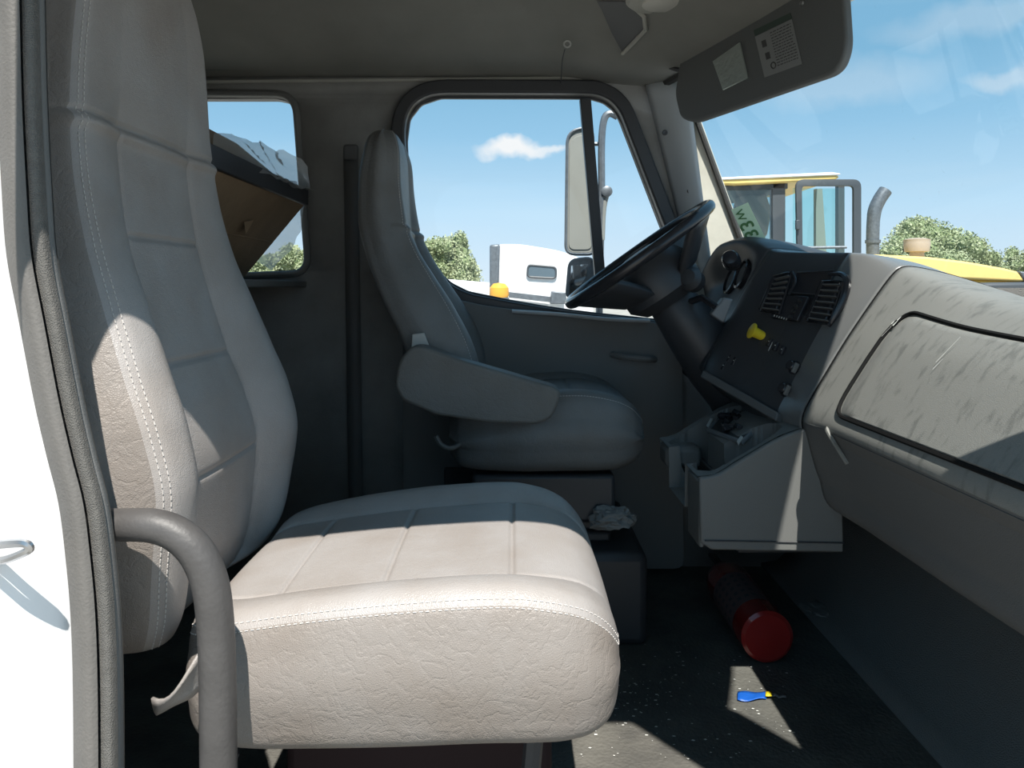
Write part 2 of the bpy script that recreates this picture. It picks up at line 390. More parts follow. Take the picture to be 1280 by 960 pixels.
# outer skin, thicker reveal round the rear side window
def ring(loop, grow, Y0, Y1, name, m, parent=None, kind=None, bevel=.006, thick=None):
    c = sum((Vector(p[:2]) for p in loop), Vector((0, 0)))/len(loop); n = len(loop); inner = [Vector(p[:2]) for p in loop]; o = []
    for i in range(n):
        t = (inner[(i+1) % n]-inner[i-1]).normalized(); nn = Vector((t.y, -t.x))
        if nn.dot(inner[i]-c) < 0: nn = -nn
        o.append(inner[i]+nn*grow)
    b = MB(); vs = []; 
    for a in (inner, o):
        for Y in (Y0, Y1): vs += [W(p.x, Y, p.y) for p in a]
    fs = []
    for i in range(n):
        j = (i+1) % n
        fs += [(i, j, n+j, n+i), (2*n+i, 3*n+i, 3*n+j, 2*n+j), (i, 2*n+i, 2*n+j, j), (n+i, n+j, 3*n+j, 3*n+i)]
    b.add(vs, fs); ob = b.build(name, m, parent, bevel=bevel)
    if kind: ob['kind'] = kind
    return ob
w1 = D.objects.new('window_1', None); COL.objects.link(w1); w1.location = W(0, YL, -.05); w1['kind'] = 'structure'
ring(door_hole, .042, YL-.055, YL+.03, 'window_frame', M['black'], w1)
ring([p*1.0 for p in round_poly([(p.x*.995+.001, p.y*.985+.004) for p in door_hole[::3]], .01, 2)], .016, YL-.012, YL+.012, 'window_seal', M['black'], w1)
gl = MB(); gl.add([W(p.x, YL, p.y) for p in door_hole], [tuple(range(len(door_hole)))]); gl.build('pane', M['win_glass'], w1)
bar = MB(); bar.prism([P(725, 122, 2.30), P(739, 124, 2.30), P(757, 345, 2.30), P(744, 345, 2.30)], (0, .035, 0)); bar.build('vent_divider', M['black'], w1, bevel=.003)
w2 = D.objects.new('window_2', None); COL.objects.link(w2); w2.location = W(-.9, YL, .03); w2['kind'] = 'structure'
ring(rear_hole, .022, YL-.04, YL+.03, 'window_frame', M['console'], w2, bevel=.012)
ring(round_poly([(p.x*.999, p.y) for p in rear_hole[::3]], .01, 2), .008, YL+.0, YL+.035, 'window_seal', M['black'], w2, bevel=0)
gl = MB(); gl.add([W(p.x, YL+.02, p.y) for p in rear_hole], [tuple(range(len(rear_hole)))]); gl.build('pane', M['win_glass'], w2)

# driver's door inner panel
dr = D.objects.new('door_1', None); COL.objects.link(dr); dr.location = W(.1, 2.3, FL); dr['kind'] = 'structure'
top = [(505, 300), (520, 345), (545, 368), (600, 381), (700, 395), (815, 402), (850, 412)]
pp = px2(top, 2.28); poly = [(p[0], p[1]) for p in pp]+[(.52, -.85), (-.33, -.85)]
plate(round_poly(poly, .03, 3), [], lambda u, v, w: W(u, 2.285+w, v), .07, 'door_panel', M['trim_dark'], dr, bevel=.012)
b = MB(); b.tube(smooth_path([P(640, 389, 2.24), P(700, 393, 2.24), P(760, 399, 2.24), P(812, 401, 2.24)], 4), .010, 8, flat=.6); b.build('sill_strip', M['pillar_grey'], dr)
b = MB(); b.box(W(.12, 2.21, -.42), (.42, .08, .05)); b.build('armrest', M['trim_dark'], dr, bevel=.015)
b = MB(); b.tube(smooth_path([W(.30, 2.24, -.20), W(.34, 2.20, -.205), W(.40, 2.20, -.21), W(.43, 2.24, -.215)], 4), .009, 8); b.build('door_handle', M['trim_dark'], dr)
b = MB(); b.box(W(.02, 2.243, -.62), (.45, .012, .16)); b.build('map_pocket', M['black'], dr, bevel=.006)

# driver's A pillar: grey cover, cream body strip, screws
b = MB(); rows = []
for t in np.linspace(0, 1, 14):
    l = Vector((806+ (868-806)*t, 102+(352-102)*t)); r = Vector((860+(892-860)*t, 100+(352-100)*t))
    rows.append([P(l.x+(r.x-l.x)*s, l.y+(r.y-l.y)*s, 2.315-.06*math.sin(s*1.5)-.02*s) for s in np.linspace(0, 1, 8)])
b.grid(rows); tag(b.build('trim_5', M['pillar_grey'], smooth=180, solid=.006), kind='structure')
b = MB(); rows = []
for t in np.linspace(0, 1, 14):
    l = Vector((845+(872-845)*t, 104+(380-104)*t)); r = Vector((859+(960-859)*t, 104+(380-104)*t))
    rows.append([P(l.x+(r.x-l.x)*s, l.y+(r.y-l.y)*s, 2.275-.035*s) for s in np.linspace(0, 1, 5)])
b.grid(rows); tag(b.build('trim_6', M['cream'], smooth=180, solid=.006), kind='structure')
b = MB(); b.tube([P(855, 100, 2.235), P(872, 152, 2.235), P(925, 297, 2.235), P(948, 360, 2.235)], .009, 8); tag(b.build('trim_7', M['rubber']), kind='structure')
for k, (x, y) in enumerate(((831, 166), (862, 239))):
    b = MB(); b.lathe(P(x, y, 2.252 if k == 0 else 2.262), (0, -1, 0), [(0, .0085), (.004, .0085), (.005, .006), (.003, .003), (.003, 0)], 14)
    tag(b.build('trim_%d' % (8+k), M['black']), kind='structure')
b = MB(); b.prism([P(864, 172, 2.248), P(869, 190, 2.248), P(871, 205, 2.248), P(869, 218, 2.248), P(865, 200, 2.248)], (0, .004, 0)); tag(b.build('trim_10', M['pillar_grey']), kind='structure')
# passenger's A pillar (casts the shade on the dash)
b = MB(); b.prism([W(.47, .58, .20), W(.69, .58, .157), W(.556, .58, .51), W(.46, .58, .66), W(.27, .58, .66), W(.335, .58, .53)], (0, .07, 0)); tag(b.build('trim_11', M['trim_dark'], bevel=.01), kind='structure')
b = MB(); b.prism([W(x, .575, z) for x, z in ((-.478, .20), (-.474, .25), (-.452, .34), (-.430, .44), (-.395, .52), (-.33, .57), (-.20, .59), (-.20, .62), (-.478, .62))], (0, .04, 0)); tag(b.build('trim_14', M['trim_dark'], bevel=.004), kind='structure')  # rear door corner plate out of view, shaped to shade the backrest
b = MB(); b.prism([W(.60, .57, FL), W(1.04, .57, FL), W(1.04, .57, .03), W(.70, .57, .157), W(.47, .57, .20), W(.56, .57, -.05)], (0, .05, 0)); tag(b.build('wall_right', M['trim_dark'], bevel=.005), kind='structure')
b = MB(); b.prism([W(-1.36, .57, .585), W(.44, .57, .585), W(.44, .57, .70), W(-1.36, .57, .70)], (0, .05, 0)); tag(b.build('trim_12', M['white'], bevel=.01), kind='structure')

b = MB(); b.prism([W(.72, .60, -.085), W(1.0, .9, -.085), W(1.3, .9, -.10), W(1.3, 2.0, -.10), W(1.0, 2.0, -.085), W(.74, 2.34, -.085), W(.74, 2.36, -.085), W(2.2, 2.2, -.14), W(2.2, .8, -.14), W(1.0, .57, -.085)], (0, 0, .01)) if False else b.box(W(1.42, CY, -.13), (1.1, 1.86, .02)); tag(b.build('trim_13', M['white'], bevel=.005), kind='structure')
# windshield
ws = D.objects.new('window_3', None); COL.objects.link(ws); ws.location = W(.8, CY, .0); ws['kind'] = 'structure'
rows = []
for t in np.linspace(0, 1, 12):
    rows.append([W(header_x(y)*(t)+base_x(y)*(1-t)+.012, y, .02+(.62-.02)*t) for y in np.linspace(.6, 2.28, 24)])
b = MB(); b.grid(rows); b.build('pane', M['ws_glass'], ws, smooth=180)

# ================================================================== NEAR B PILLAR (door jamb of the passenger door)
PIL = [(-14, -160), (-8, -40), (-4, 120), (2, 240), (8, 320), (23, 400), (42, 500), (58, 570), (73, 630), (82, 700), (88, 770), (91, 860), (92, 1010)]
sm = smooth_path([Vector((p[0], p[1], 0)) for p in PIL], 5)
Yp = .76
edge = [(p.x, p.y) for p in sm]
jp = D.objects.new('door_jamb', None); COL.objects.link(jp); jp.location = W(-.5, Yp, FL); jp['kind'] = 'structure'
jp.name = 'wall_right_rear'
b = MB()
o2 = [P(x, y, Yp) for x, y in edge]
rows = []
for k, p in enumerate(o2):
    rows.append([Vector((-1.36, Yp-.02, p.z)), Vector((p.x-.12, Yp-.02, p.z)), Vector((p.x-.05, Yp-.012, p.z)), Vector((p.x-.012, Yp, p.z)), Vector((p.x+.004, Yp+.02, p.z)), Vector((p.x+.006, Yp+.07, p.z))])
ext = [[Vector((v.x, v.y, EYE+.62)) for v in rows[0]]]; ext2 = [[Vector((v.x, v.y, EYE+FL-.1)) for v in rows[-1]]]
b.grid(ext+rows+ext2); b.build('outer_panel', M['white'], jp, smooth=60)
def strip(name, d0, d1, y0, y1, m, bulge=.006, parent=jp, curve=0):
    """a band that follows the jamb edge between offsets d0..d1 (px at the jamb), bulging toward the door opening"""
    rows = []
    n = len(edge)
    for i, (x, y) in enumerate(edge):
        w = .5+.5*min(1, max(0, (y-0)/700.))
        r = []
        for s in np.linspace(0, 1, 7):
            Y = y0+(y1-y0)*s-bulge*math.sin(math.pi*s)
            r.append(P(x+d0+(d1-d0)*s, y, Y))
        rows.append(r)
    b = MB(); b.grid(rows); return b.build(name, m, parent, smooth=60)
strip('rubber_flap', 0, 31, .752, .745, M['flap'], .008)
strip('seal_groove', 30, 35, .755, .780, M['black'], -.006)
strip('textured_seal', 34, 56, .752, .758, M['rubber_light'], .008)
strip('inner_trim', 55, 64, .762, .775, M['trim_dark'], .003)
strip('pillar_cover', 64, 50, .772, .84, M['trim_dark'], .0)
# striker loop bolted to the jamb
st = thing('door_striker', P(10, 686, .74), 'bent metal door striker loop on the white jamb at far left', 'latch')
b = MB(); b.tube(smooth_path([P(-18, 683, .735), P(5, 680, .715), P(30, 679, .700), P(37, 685, .700), P(30, 691, .702), P(5, 700, .715), P(-18, 702, .735)], 5), .0036, 8, flat=1.2); b.build('loop', M['chrome'], st)
b = MB(); b.box(P(-24, 692, .737), (.012, .012, .04)); b.build('base_plate', M['chrome'], st, bevel=.002)

# grab handle on the B pillar
gh = thing('grab_handle', P(272, 1010, .79), 'curved dark rubber grab handle rising beside the near seat', 'handle')
pth = smooth_path([P(100, 656, .80), P(150, 656, .795), P(190, 657, .79), P(220, 667, .79), P(244, 688, .79), P(260, 720, .79), P(268, 765, .79), P(272, 850, .79), P(274, 1060, .79)], 6)
b = MB(); b.tube(pth, [.0165+.0025*min(1, i/30) for i in range(len(pth))], 20, flat=1.0); b.build('bar', M['handle'], gh)
b = MB(); b.lathe(P(274, 1050, .79), (0, 0, -1), [(0, .026), (.03, .03), (.035, .0)], 20); b.build('foot', M['handle'], gh)

# ================================================================== SEATS
def pad(tab, mapf, nseg, mcol, r0=.03, seams=(), seam_gate=None, nu=90, edge_in=.012, side_mat=None, groove=.0045, welt=(), parent=None, name='backrest', bulge=.012, panel=True, ptop=9):
    """loft: tab rows (t, Hp, W, B, pw, T). mapf(t, s, h) -> point. h is the outward direction."""
    T = np.array(tab, float); ts = np.linspace(T[0, 0], T[-1, 0], nseg)
    C = [pchip(T[:, 0], T[:, k], ts) for k in range(1, 6)]
    def front(i, s):
        Hp, Wd, B, pw, Th = (c[i] for c in C); a = abs(s); t = ts[i]
        h = Hp
        if a > pw:
            q = min(1, (a-pw)/max(Wd-pw, 1e-4)); h += B*(math.sin(min(1, q/.55)*math.pi/2) if q < .55 else 1-.45*((q-.55)/.45)**2)
        else:
            h += .004*(1-(a/pw)**2)
        r = min(r0, Th*.45, Wd*.5); e = (a-(Wd-r))/r
        if e > 0: h -= r*(1-math.sqrt(max(0, 1-min(1, e)**2)))
        g = 0
        if panel and t < ptop: g = max(g, math.exp(-((a-pw)/.0035)**2))
        for k, st in enumerate(seams):
            if a <= pw+.002: g = max(g, math.exp(-((t-st)/.0035)**2))
        for st in welt: g = max(g, math.exp(-((t-st)/.0035)**2))
        for st in welt: h += .006*math.exp(-((t-st+.012)/.008)**2)
        h -= groove*g
        return h
    rings = []; nf = nu
    for i in range(nseg):
        Hp, Wd, B, pw, Th = (c[i] for c in C); r = min(r0, Th*.45, Wd*.5)
        ring_ = []
        # front, cosine-clustered at the edges
        for k in range(nf):
            u = -1+2*k/(nf-1); u = u*(1-.06)+.06*math.sin(u*math.pi/2); u = max(-1, min(1, u)); s = u*Wd
            ring_.append((s, front(i, s)))
        hf = Hp+B*.55-r; hb = Hp-Th
        m = 14
        for k in range(1, m):
            q = k/m; ring_.append((Wd+bulge*math.sin(math.pi*q), hf+(hb+r-hf)*q))
        for k in range(0, 5):
            a = k/4*math.pi/2; ring_.append((Wd-r+r*math.cos(a), hb+r-r*math.sin(a)))
        for k in range(5):
            a = math.pi/2*(1-k/4); ring_.append((-Wd+r-r*math.cos(a), hb+r-r*math.sin(a)))
        for k in range(1, m):
            q = 1-k/m; ring_.append((-Wd-bulge*math.sin(math.pi*q), hf+(hb+r-hf)*q))
        rings.append([mapf(ts[i], s, h) for s, h in ring_])
    n = len(rings[0]); vs = [p for rg in rings for p in rg]
    fs = [(i*n+k, i*n+(k+1) % n, (i+1)*n+(k+1) % n, (i+1)*n+k) for i in range(nseg-1) for k in range(n)]
    for e in (0, nseg-1):
        c = sum(rings[e], Vector())/n; vs.append(c); ci = len(vs)-1
        fs += [(e*n+k, e*n+(k+1) % n, ci) for k in range(n)]
    b = MB(); b.add(vs, fs); o = b.build(name, mcol, parent, smooth=180)
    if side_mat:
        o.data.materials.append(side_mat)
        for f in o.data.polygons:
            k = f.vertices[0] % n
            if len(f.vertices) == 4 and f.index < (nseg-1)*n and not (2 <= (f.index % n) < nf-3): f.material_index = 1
    # edge stitching points
    def edge_pts(side, inset, lift=.0008, t0=None, t1=None):
        out = []
        for i in range(nseg):
            if t0 is not None and not (t0 <= ts[i] <= t1): continue
            Wd = C[1][i]; s = side*(Wd-inset); out.append(mapf(ts[i], s, front(i, s)+lift))
        return out
    return o, edge_pts, front, ts, C
def stitches(paths, parent, m, length=.0042, gap=.0032, r=.0007, name='stitching'):
    b = MB()
    for pts in paths:
        acc = 0; on = True; cur = [pts[0]]
        for a, c in zip(pts, pts[1:]):
            L = (c-a).length; d = 0
            while d < L:
                need = (length if on else gap)-acc; stp = min(need, L-d); d += stp; acc += stp; p = a+(c-a)*(d/L)
                if acc >= (length if on else gap)-1e-9:
                    if on: b.tube([cur[0], p], r, 5)
                    on = not on; acc = 0; cur = [p]
    o = b.build(name, m, parent); o['kind'] = 'stuff'; return o

# ---- passenger seat
PYc = 1.105
seat = thing('truck_seat', W(-.15, PYc, FL), 'near high-backed grey vinyl passenger seat with pale stitching', 'seat', None)
back_tab = [ # z, Hp, W, B, pw, T   (bottom to top)
 (-.455, -.475, .14, .010, .06, .06), (-.448, -.458, .19, .018, .10, .09), (-.43, -.448, .225, .028, .13, .12), (-.39, -.438, .245, .036, .137, .14), (-.33, -.432, .258, .040, .140, .15), (-.25, -.426, .266, .044, .138, .15),
 (-.17, -.443, .265, .046, .130, .15), (-.10, -.468, .257, .044, .122, .15), (-.02, -.492, .245, .036, .116, .14), (.06, -.512, .232, .024, .112, .13),
 (.15, -.525, .222, .014, .108, .12), (.22, -.530, .214, .010, .106, .12), (.26, -.527, .209, .003, .105, .12), (.30, -.526, .204, .001, .104, .12), (.38, -.526, .190, .001, .10, .115),
 (.44, -.529, .172, .001, .09, .10), (.49, -.536, .145, .001, .07, .08), (.525, -.546, .10, .001, .05, .05), (.54, -.56, .05, .0, .03, .02)]
def mapb(Yc):
    return lambda t, s, h: W(h, Yc+s, t)
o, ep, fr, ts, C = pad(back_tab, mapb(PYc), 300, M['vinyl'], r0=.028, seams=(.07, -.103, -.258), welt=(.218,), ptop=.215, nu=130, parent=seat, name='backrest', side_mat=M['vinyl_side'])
stitches([ep(-1, .012), ep(-1, .018)], o, M['thread'])
cush_tab = [ # X, Hp, W, B, pw, T
 (-.405, -.43, .16, .005, .10, .09), (-.395, -.415, .21, .008, .13, .12), (-.37, -.405, .240, .010, .15, .14), (-.33, -.400, .252, .014, .158, .150), (-.24, -.388, .258, .018, .162, .160), (-.12, -.376, .262, .020, .165, .167),
 (0, -.369, .262, .018, .165, .170), (.05, -.373, .258, .014, .160, .167), (.085, -.382, .248, .010, .152, .158), (.11, -.398, .232, .006, .14, .138), (.127, -.420, .21, .003, .12, .105), (.137, -.447, .17, .001, .10, .055), (.14, -.462, .12, 0, .07, .02)]
def mapc(Yc): return lambda t, s, h: W(t, Yc+s, h)
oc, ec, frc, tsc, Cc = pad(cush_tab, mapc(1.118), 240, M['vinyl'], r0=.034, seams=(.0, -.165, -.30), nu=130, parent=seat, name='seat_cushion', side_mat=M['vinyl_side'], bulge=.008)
stitches([ec(-1, .006, .001), ec(-1, .012, .001)], oc, M['thread'])
# torn skirt of the cushion cover, lit behind the grab handle
b = MB(); b.grid([[P(190+60*s+6*t, 872-52*s*s+ (20+6*s)*t+6*math.sin(5*s+3*t), .84-.02*math.sin(3*s)+.02*t) for t in np.linspace(0, 1, 6)] for s in np.linspace(0, 1.35, 12)])
b.build('loose_skirt', M['vinyl'], seat, smooth=180, solid=.003)
b = MB(); b.box(W(-.12, 1.20, -.58), (.40, .30, .10)); b.build('seat_frame', M['black'], seat, bevel=.01)
b = MB(); b.box(W(-.14, 1.26, -.749), (.40, .30, .238)); b.build('pedestal', M['maroon'], seat, bevel=.015)
for x, y in ((.035, .99), (.035, 1.27)):
    b = MB(); b.tube([W(x, y, -.53), W(x-.015, y, -.70), W(x-.02, y, FL+.002)], .013, 8); b.build('leg', M['black'], seat)
b = MB(); b.tube(smooth_path([W(-.36, .95, -.56), W(-.40, .97, -.60), W(-.38, 1.02, -.64)], 5), .008, 8); b.build('recline_lever', M['black'], seat)

# ---- driver's seat
DYc = 2.06
ds = thing('truck_seat', W(.1, DYc, FL), 'shaded grey driver seat with armrest, in front of the far door', 'seat', None)
dtab = [(-.33, -.13, .14, .01, .08, .08), (-.30, -.11, .20, .025, .12, .11), (-.22, -.115, .235, .035, .13, .13), (-.14, -.140, .24, .042, .13, .13), (-.05, -.185, .225, .04, .12, .13), (.03, -.232, .20, .034, .11, .12),
 (.10, -.268, .182, .026, .105, .11), (.18, -.292, .17, .018, .10, .105), (.28, -.298, .155, .010, .095, .10), (.35, -.30, .14, .008, .085, .09), (.395, -.308, .115, .005, .07, .075), (.42, -.32, .08, .002, .05, .05), (.43, -.335, .04, 0, .03, .02)]
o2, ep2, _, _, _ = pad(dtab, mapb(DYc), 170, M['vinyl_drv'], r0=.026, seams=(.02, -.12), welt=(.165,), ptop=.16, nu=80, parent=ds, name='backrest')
stitches([ep2(-1, .012)], o2, M['thread'], r=.0008)
dct = [(-.16, -.33, .16, .01, .10, .10), (-.13, -.315, .21, .012, .13, .14), (-.05, -.295, .235, .016, .145, .165), (.06, -.275, .245, .018, .15, .185), (.17, -.268, .245, .016, .15, .19), (.25, -.278, .235, .012, .14, .18), (.30, -.297, .215, .007, .125, .15), (.33, -.33, .18, .003, .10, .10), (.342, -.36, .13, 0, .07, .04)]
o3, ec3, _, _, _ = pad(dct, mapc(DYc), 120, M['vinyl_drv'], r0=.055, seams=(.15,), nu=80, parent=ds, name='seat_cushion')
stitches([ec3(-1, .02)], o3, M['thread'], r=.0008)
# armrest on the near side of the driver seat
arm = [(515, 432), (500, 450), (494, 480), (503, 499), (545, 517), (610, 527), (672, 529), (690, 520), (699, 500), (700, 487), (690, 482), (580, 450), (530, 432)]
q = [((p.x-640)*1.74/F, (HOR-p.y)*1.74/F) for p in round_poly([(a, c) for a, c in arm], 8, 3)]
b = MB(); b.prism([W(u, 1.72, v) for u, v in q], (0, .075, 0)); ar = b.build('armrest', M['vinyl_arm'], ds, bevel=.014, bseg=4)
b = MB(); b.prism([P(515, 418, 1.79), P(530, 416, 1.79), P(536, 432, 1.79), P(514, 436, 1.79)], (0, .01, 0)); b.build('armrest_bracket', M['label'], ar, bevel=.002)
b = MB(); b.box(W(.08, DYc, -.53), (.36, .38, .12)); b.build('seat_frame', M['black'], ds, bevel=.01)
b = MB()
for k in range(2): b.box(W(.08, DYc, -.605-.025*k), (.34 if k % 2 else .30, .36 if k % 2 else .32, .028))
b.build('suspension_bellows', M['black'], ds, bevel=.008)
b = MB(); b.box(W(.10, DYc-.01, -.756), (.46, .50, .226)); b.build('base', M['black'], ds, bevel=.02)
b = MB(); b.tube(smooth_path([P(545, 545, 1.83), P(552, 556, 1.83), P(565, 560, 1.83), P(580, 552, 1.85)], 5), .006, 7); b.build('frayed_cover_edge', M['vinyl_arm'], ds)
# seat belt
sb = thing('seat_belt', W(-.5, 2.28, FL), 'black seat belt hanging on the pillar behind the driver seat', 'seat belt')
b = MB(); b.grid([[W(-.50+dx+.02*t, 2.305-.01*t, .42-1.2*t) for dx in (-.022, .022)] for t in np.linspace(0, 1, 8)]); b.build('webbing', M['dash_low'], sb, solid=.003)
b = MB(); b.box(W(-.50, 2.31, .42), (.045, .025, .05)); b.build('shoulder_anchor', M['dash_low'], sb, bevel=.008)

# ================================================================== DASHBOARD
ST = { # Y: profile points (X, z) top-back ... bottom-back
 .62: [(.90, -.09), (.86, -.08), (.80, -.07), (.755, -.078), (.68, -.13), (.60, -.23), (.588, -.262), (.602, -.285), (.632, -.37), (.665, -.44), (.95, -.50)],
 1.16: [(.95, -.060), (.88, -.036), (.80, -.030), (.757, -.045), (.68, -.112), (.60, -.23), (.588, -.262), (.602, -.285), (.632, -.38), (.665, -.45), (.95, -.50)],
 1.34: [(.97, -.035), (.88, -.007), (.80, .003), (.76, -.014), (.68, -.106), (.60, -.23), (.588, -.262), (.602, -.285), (.632, -.38), (.665, -.45), (.95, -.50)],
 1.5: [(.98, -.005), (.88, .026), (.797, .042), (.762, .020), (.678, -.10), (.60, -.23), (.586, -.268), (.592, -.30), (.615, -.38), (.66, -.45), (.95, -.50)],
 1.62: [(.98, .01), (.88, .052), (.775, .072), (.748, .058), (.662, -.10), (.603, -.215), (.574, -.272), (.58, -.30), (.60, -.36), (.66, -.43), (.95, -.50)],
 1.74: [(.96, .04), (.87, .062), (.736, .080), (.708, .066), (.615, -.07), (.56, -.175), (.532, -.243), (.55, -.28), (.60, -.34), (.66, -.43), (.95, -.50)],
 1.86: [(.94, .05), (.84, .072), (.682, .090), (.652, .076), (.575, -.035), (.518, -.14), (.487, -.215), (.53, -.26), (.60, -.32), (.66, -.42), (.95, -.50)],
 1.94: [(.92, .06), (.80, .098), (.663, .119), (.632, .105), (.625, .04), (.56, -.09), (.49, -.20), (.53, -.26), (.60, -.32), (.66, -.42), (.95, -.50)],
 2.02: [(.90, .06), (.78, .113), (.646, .137), (.614, .121), (.64, .05), (.57, -.08), (.50, -.19), (.53, -.26), (.60, -.32), (.66, -.42), (.95, -.50)],
 2.12: [(.86, .05), (.76, .106), (.626, .128), (.594, .113), (.64, .03), (.57, -.08), (.50, -.19), (.53, -.26), (.60, -.32), (.66, -.42), (.95, -.50)],
 2.22: [(.82, .03), (.72, .058), (.606, .080), (.580, .066), (.60, .0), (.56, -.09), (.50, -.19), (.53, -.26), (.60, -.32), (.66, -.42), (.95, -.50)],
 2.32: [(.80, .0), (.68, .0), (.60, .018), (.576, .004), (.58, -.07), (.55, -.12), (.50, -.19), (.53, -.26), (.60, -.32), (.66, -.42), (.95, -.50)]}
YS = sorted(ST)
def prof(Y):
    return [(float(pchip(YS, [ST[y][k][0] for y in YS], Y)), float(pchip(YS, [ST[y][k][1] for y in YS], Y))) for k in range(11)]
def dash_pt(Y, v, off=0):         # v in 0..10
    pr = prof(Y); i = min(9, int(v)); t = v-i
    g = lambda k: Vector((*pr[max(0, min(10, k))],))
    def cr(t_, i_):
        p0, p1, p2, p3 = g(i_-1), g(i_), g(i_+1), g(i_+2)
        return .5*((2*p1)+(p2-p0)*t_*.7+((2*p0-5*p1+4*p2-p3)*.7+ (p2-p1)*.6)*t_*t_ + ((-p0+3*p1-3*p2+p3)*.7-(p2-p1)*.0)*t_**3) if False else None
    p1, p2 = g(i), g(i+1); m1 = (p2-g(i-1))*.5*.75; m2 = (g(i+2)-p1)*.5*.75
    q = p1*(2*t**3-3*t*t+1)+m1*(t**3-2*t*t+t)+p2*(-2*t**3+3*t*t)+m2*(t**3-t*t)
    return W(q.x, Y, q.y)
dash = thing('dashboard', W(.8, CY, -.5), 'scuffed grey dashboard running under the windshield, dark centre bezel', 'dashboard')
def dash_piece(name, y0, y1, v0, v1, m, ny, nv, hole=None, dx=0):
    b = MB(); b.grid([[dash_pt(y, v)+Vector((dx, 0, 0)) for v in np.linspace(v0, v1, nv)] for y in np.linspace(y0, y1, ny)])
    return b.build(name, m, dash, smooth=70, solid=.004)
dash_piece('passenger_panel', .62, 1.497, 0, 6.05, M['dash'], 60, 70)
dash_piece('knee_panel', .62, 1.50, 6.0, 10, M['dash_low'], 40, 40)
dash_piece('centre_surround', 1.503, 1.655, 0, 10, M['dash_smooth'], 16, 90)
dash_piece('centre_bezel', 1.655, 1.885, 2.2, 10, M['black'], 18, 80)
dash_piece('dash_top', 1.655, 1.885, 0, 2.2, M['dash_smooth'], 18, 20)
dash_piece('instrument_hood', 1.885, 2.32, 0, 10, M['black'], 40, 90)
b = MB(); b.tube([dash_pt(1.4975, v)+Vector((-.0005, 0, .0005)) for v in np.linspace(0, 9.5, 90)], .003, 6); b.build('seam', M['gap_dark'], dash)

# glove box door: a raised panel, the shadow in its gap painted as a dark tube
def glove_loop(y0, y1, v0, v1, rad, n=8):
    pts = [(y0, v0), (y1, v0), (y1, v1), (y0, v1)]
    sc = .09                          # v per metre scale helper
    lp = round_poly([(p[0], p[1]*sc) for p in pts], rad, n)
    # resample each edge so it follows the curved face
    out = []
    for i in range(len(lp)):
        a, c = lp[i], lp[(i+1) % len(lp)]; k = max(1, int((c-a).length/.02))
        for j in range(k): q_ = a+(c-a)*j/k; out.append((q_.x, q_.y/sc))
    return out
GL = glove_loop(.70, 1.375, 3.42, 5.08, .045)
lp = [dash_pt(y, v)+Vector((-.003, 0, .002)) for y, v in GL]
b = MB(); b.tube(lp, .0042, 6, closed=True); b.build('glove_box_gap', M['gap_dark'], dash)
gy = [p[0] for p in GL]; gv = [p[1] for p in GL]; cy, cv = (min(gy)+max(gy))/2, (min(gv)+max(gv))/2
b = MB(); rows = []
for k in range(0, 13):
    t = 1-k/12*.999; sh = .988 if k == 0 else 1
    rows.append([dash_pt(cy+(y-cy)*t*.992, cv+(v-cv)*t*.975)+Vector((-.007 if k else -.001, 0, .004 if k else 0)) for y, v in GL]+[dash_pt(cy+(GL[0][0]-cy)*t*.992, cv+(GL[0][1]-cv)*t*.975)+Vector((-.007 if k else -.001, 0, .004 if k else 0))])
b.grid(rows); gd = b.build('glove_box_door', M['dash'], dash, smooth=50)
# scuffs on the door
b = MB()
for px_, py_, l, a in ((1124, 398, 4, 0), (1119, 404, 5, 50), (1110, 412, 14, 52), (1116, 403, 3, 20), (1172, 455, 9, 55), (1185, 437, 22, 55)):
    v0_ = on_plane(px_, py_, dash_pt(1.2, 4.2)+Vector((-.010, 0, .006)), Vector((-.80, 0, .60)))
    e = Vector((math.sin(math.radians(a))*.0, -math.cos(math.radians(a)), 0)); d2 = Vector((.6, 0, .8))
    dirn = (e*.4+d2*.9).normalized(); wv = dirn.cross(Vector((-.8, 0, .6))).normalized()
    L_ = l*.0012; w_ = .0022 if l < 6 else .0006
    b.add([v0_-dirn*L_-wv*w_, v0_-dirn*L_+wv*w_, v0_+dirn*L_+wv*w_*.4, v0_+dirn*L_-wv*w_*.5], [(0, 1, 2, 3)])
b.build('scuff_marks', M['chalk'], gd)['kind'] = 'stuff'
# pull lip of the lower bin
b = MB(); b.grid([[dash_pt(y, v)+Vector((-.004 if 0 < i < 3 else .004, 0, 0)) for i, v in enumerate((6.15, 6.3, 7.0, 7.3))] for y in np.linspace(.70, 1.36, 20)]); b.build('bin_door', M['dash_low'], dash, smooth=60)
b = MB(); b.tube(smooth_path([dash_pt(1.385, 5.9), dash_pt(1.372, 6.4)+Vector((-.006, 0, 0)), dash_pt(1.35, 7.4)+Vector((-.004, 0, 0))], 5), .004, 6); b.build('bin_lip', M['dash'], dash)

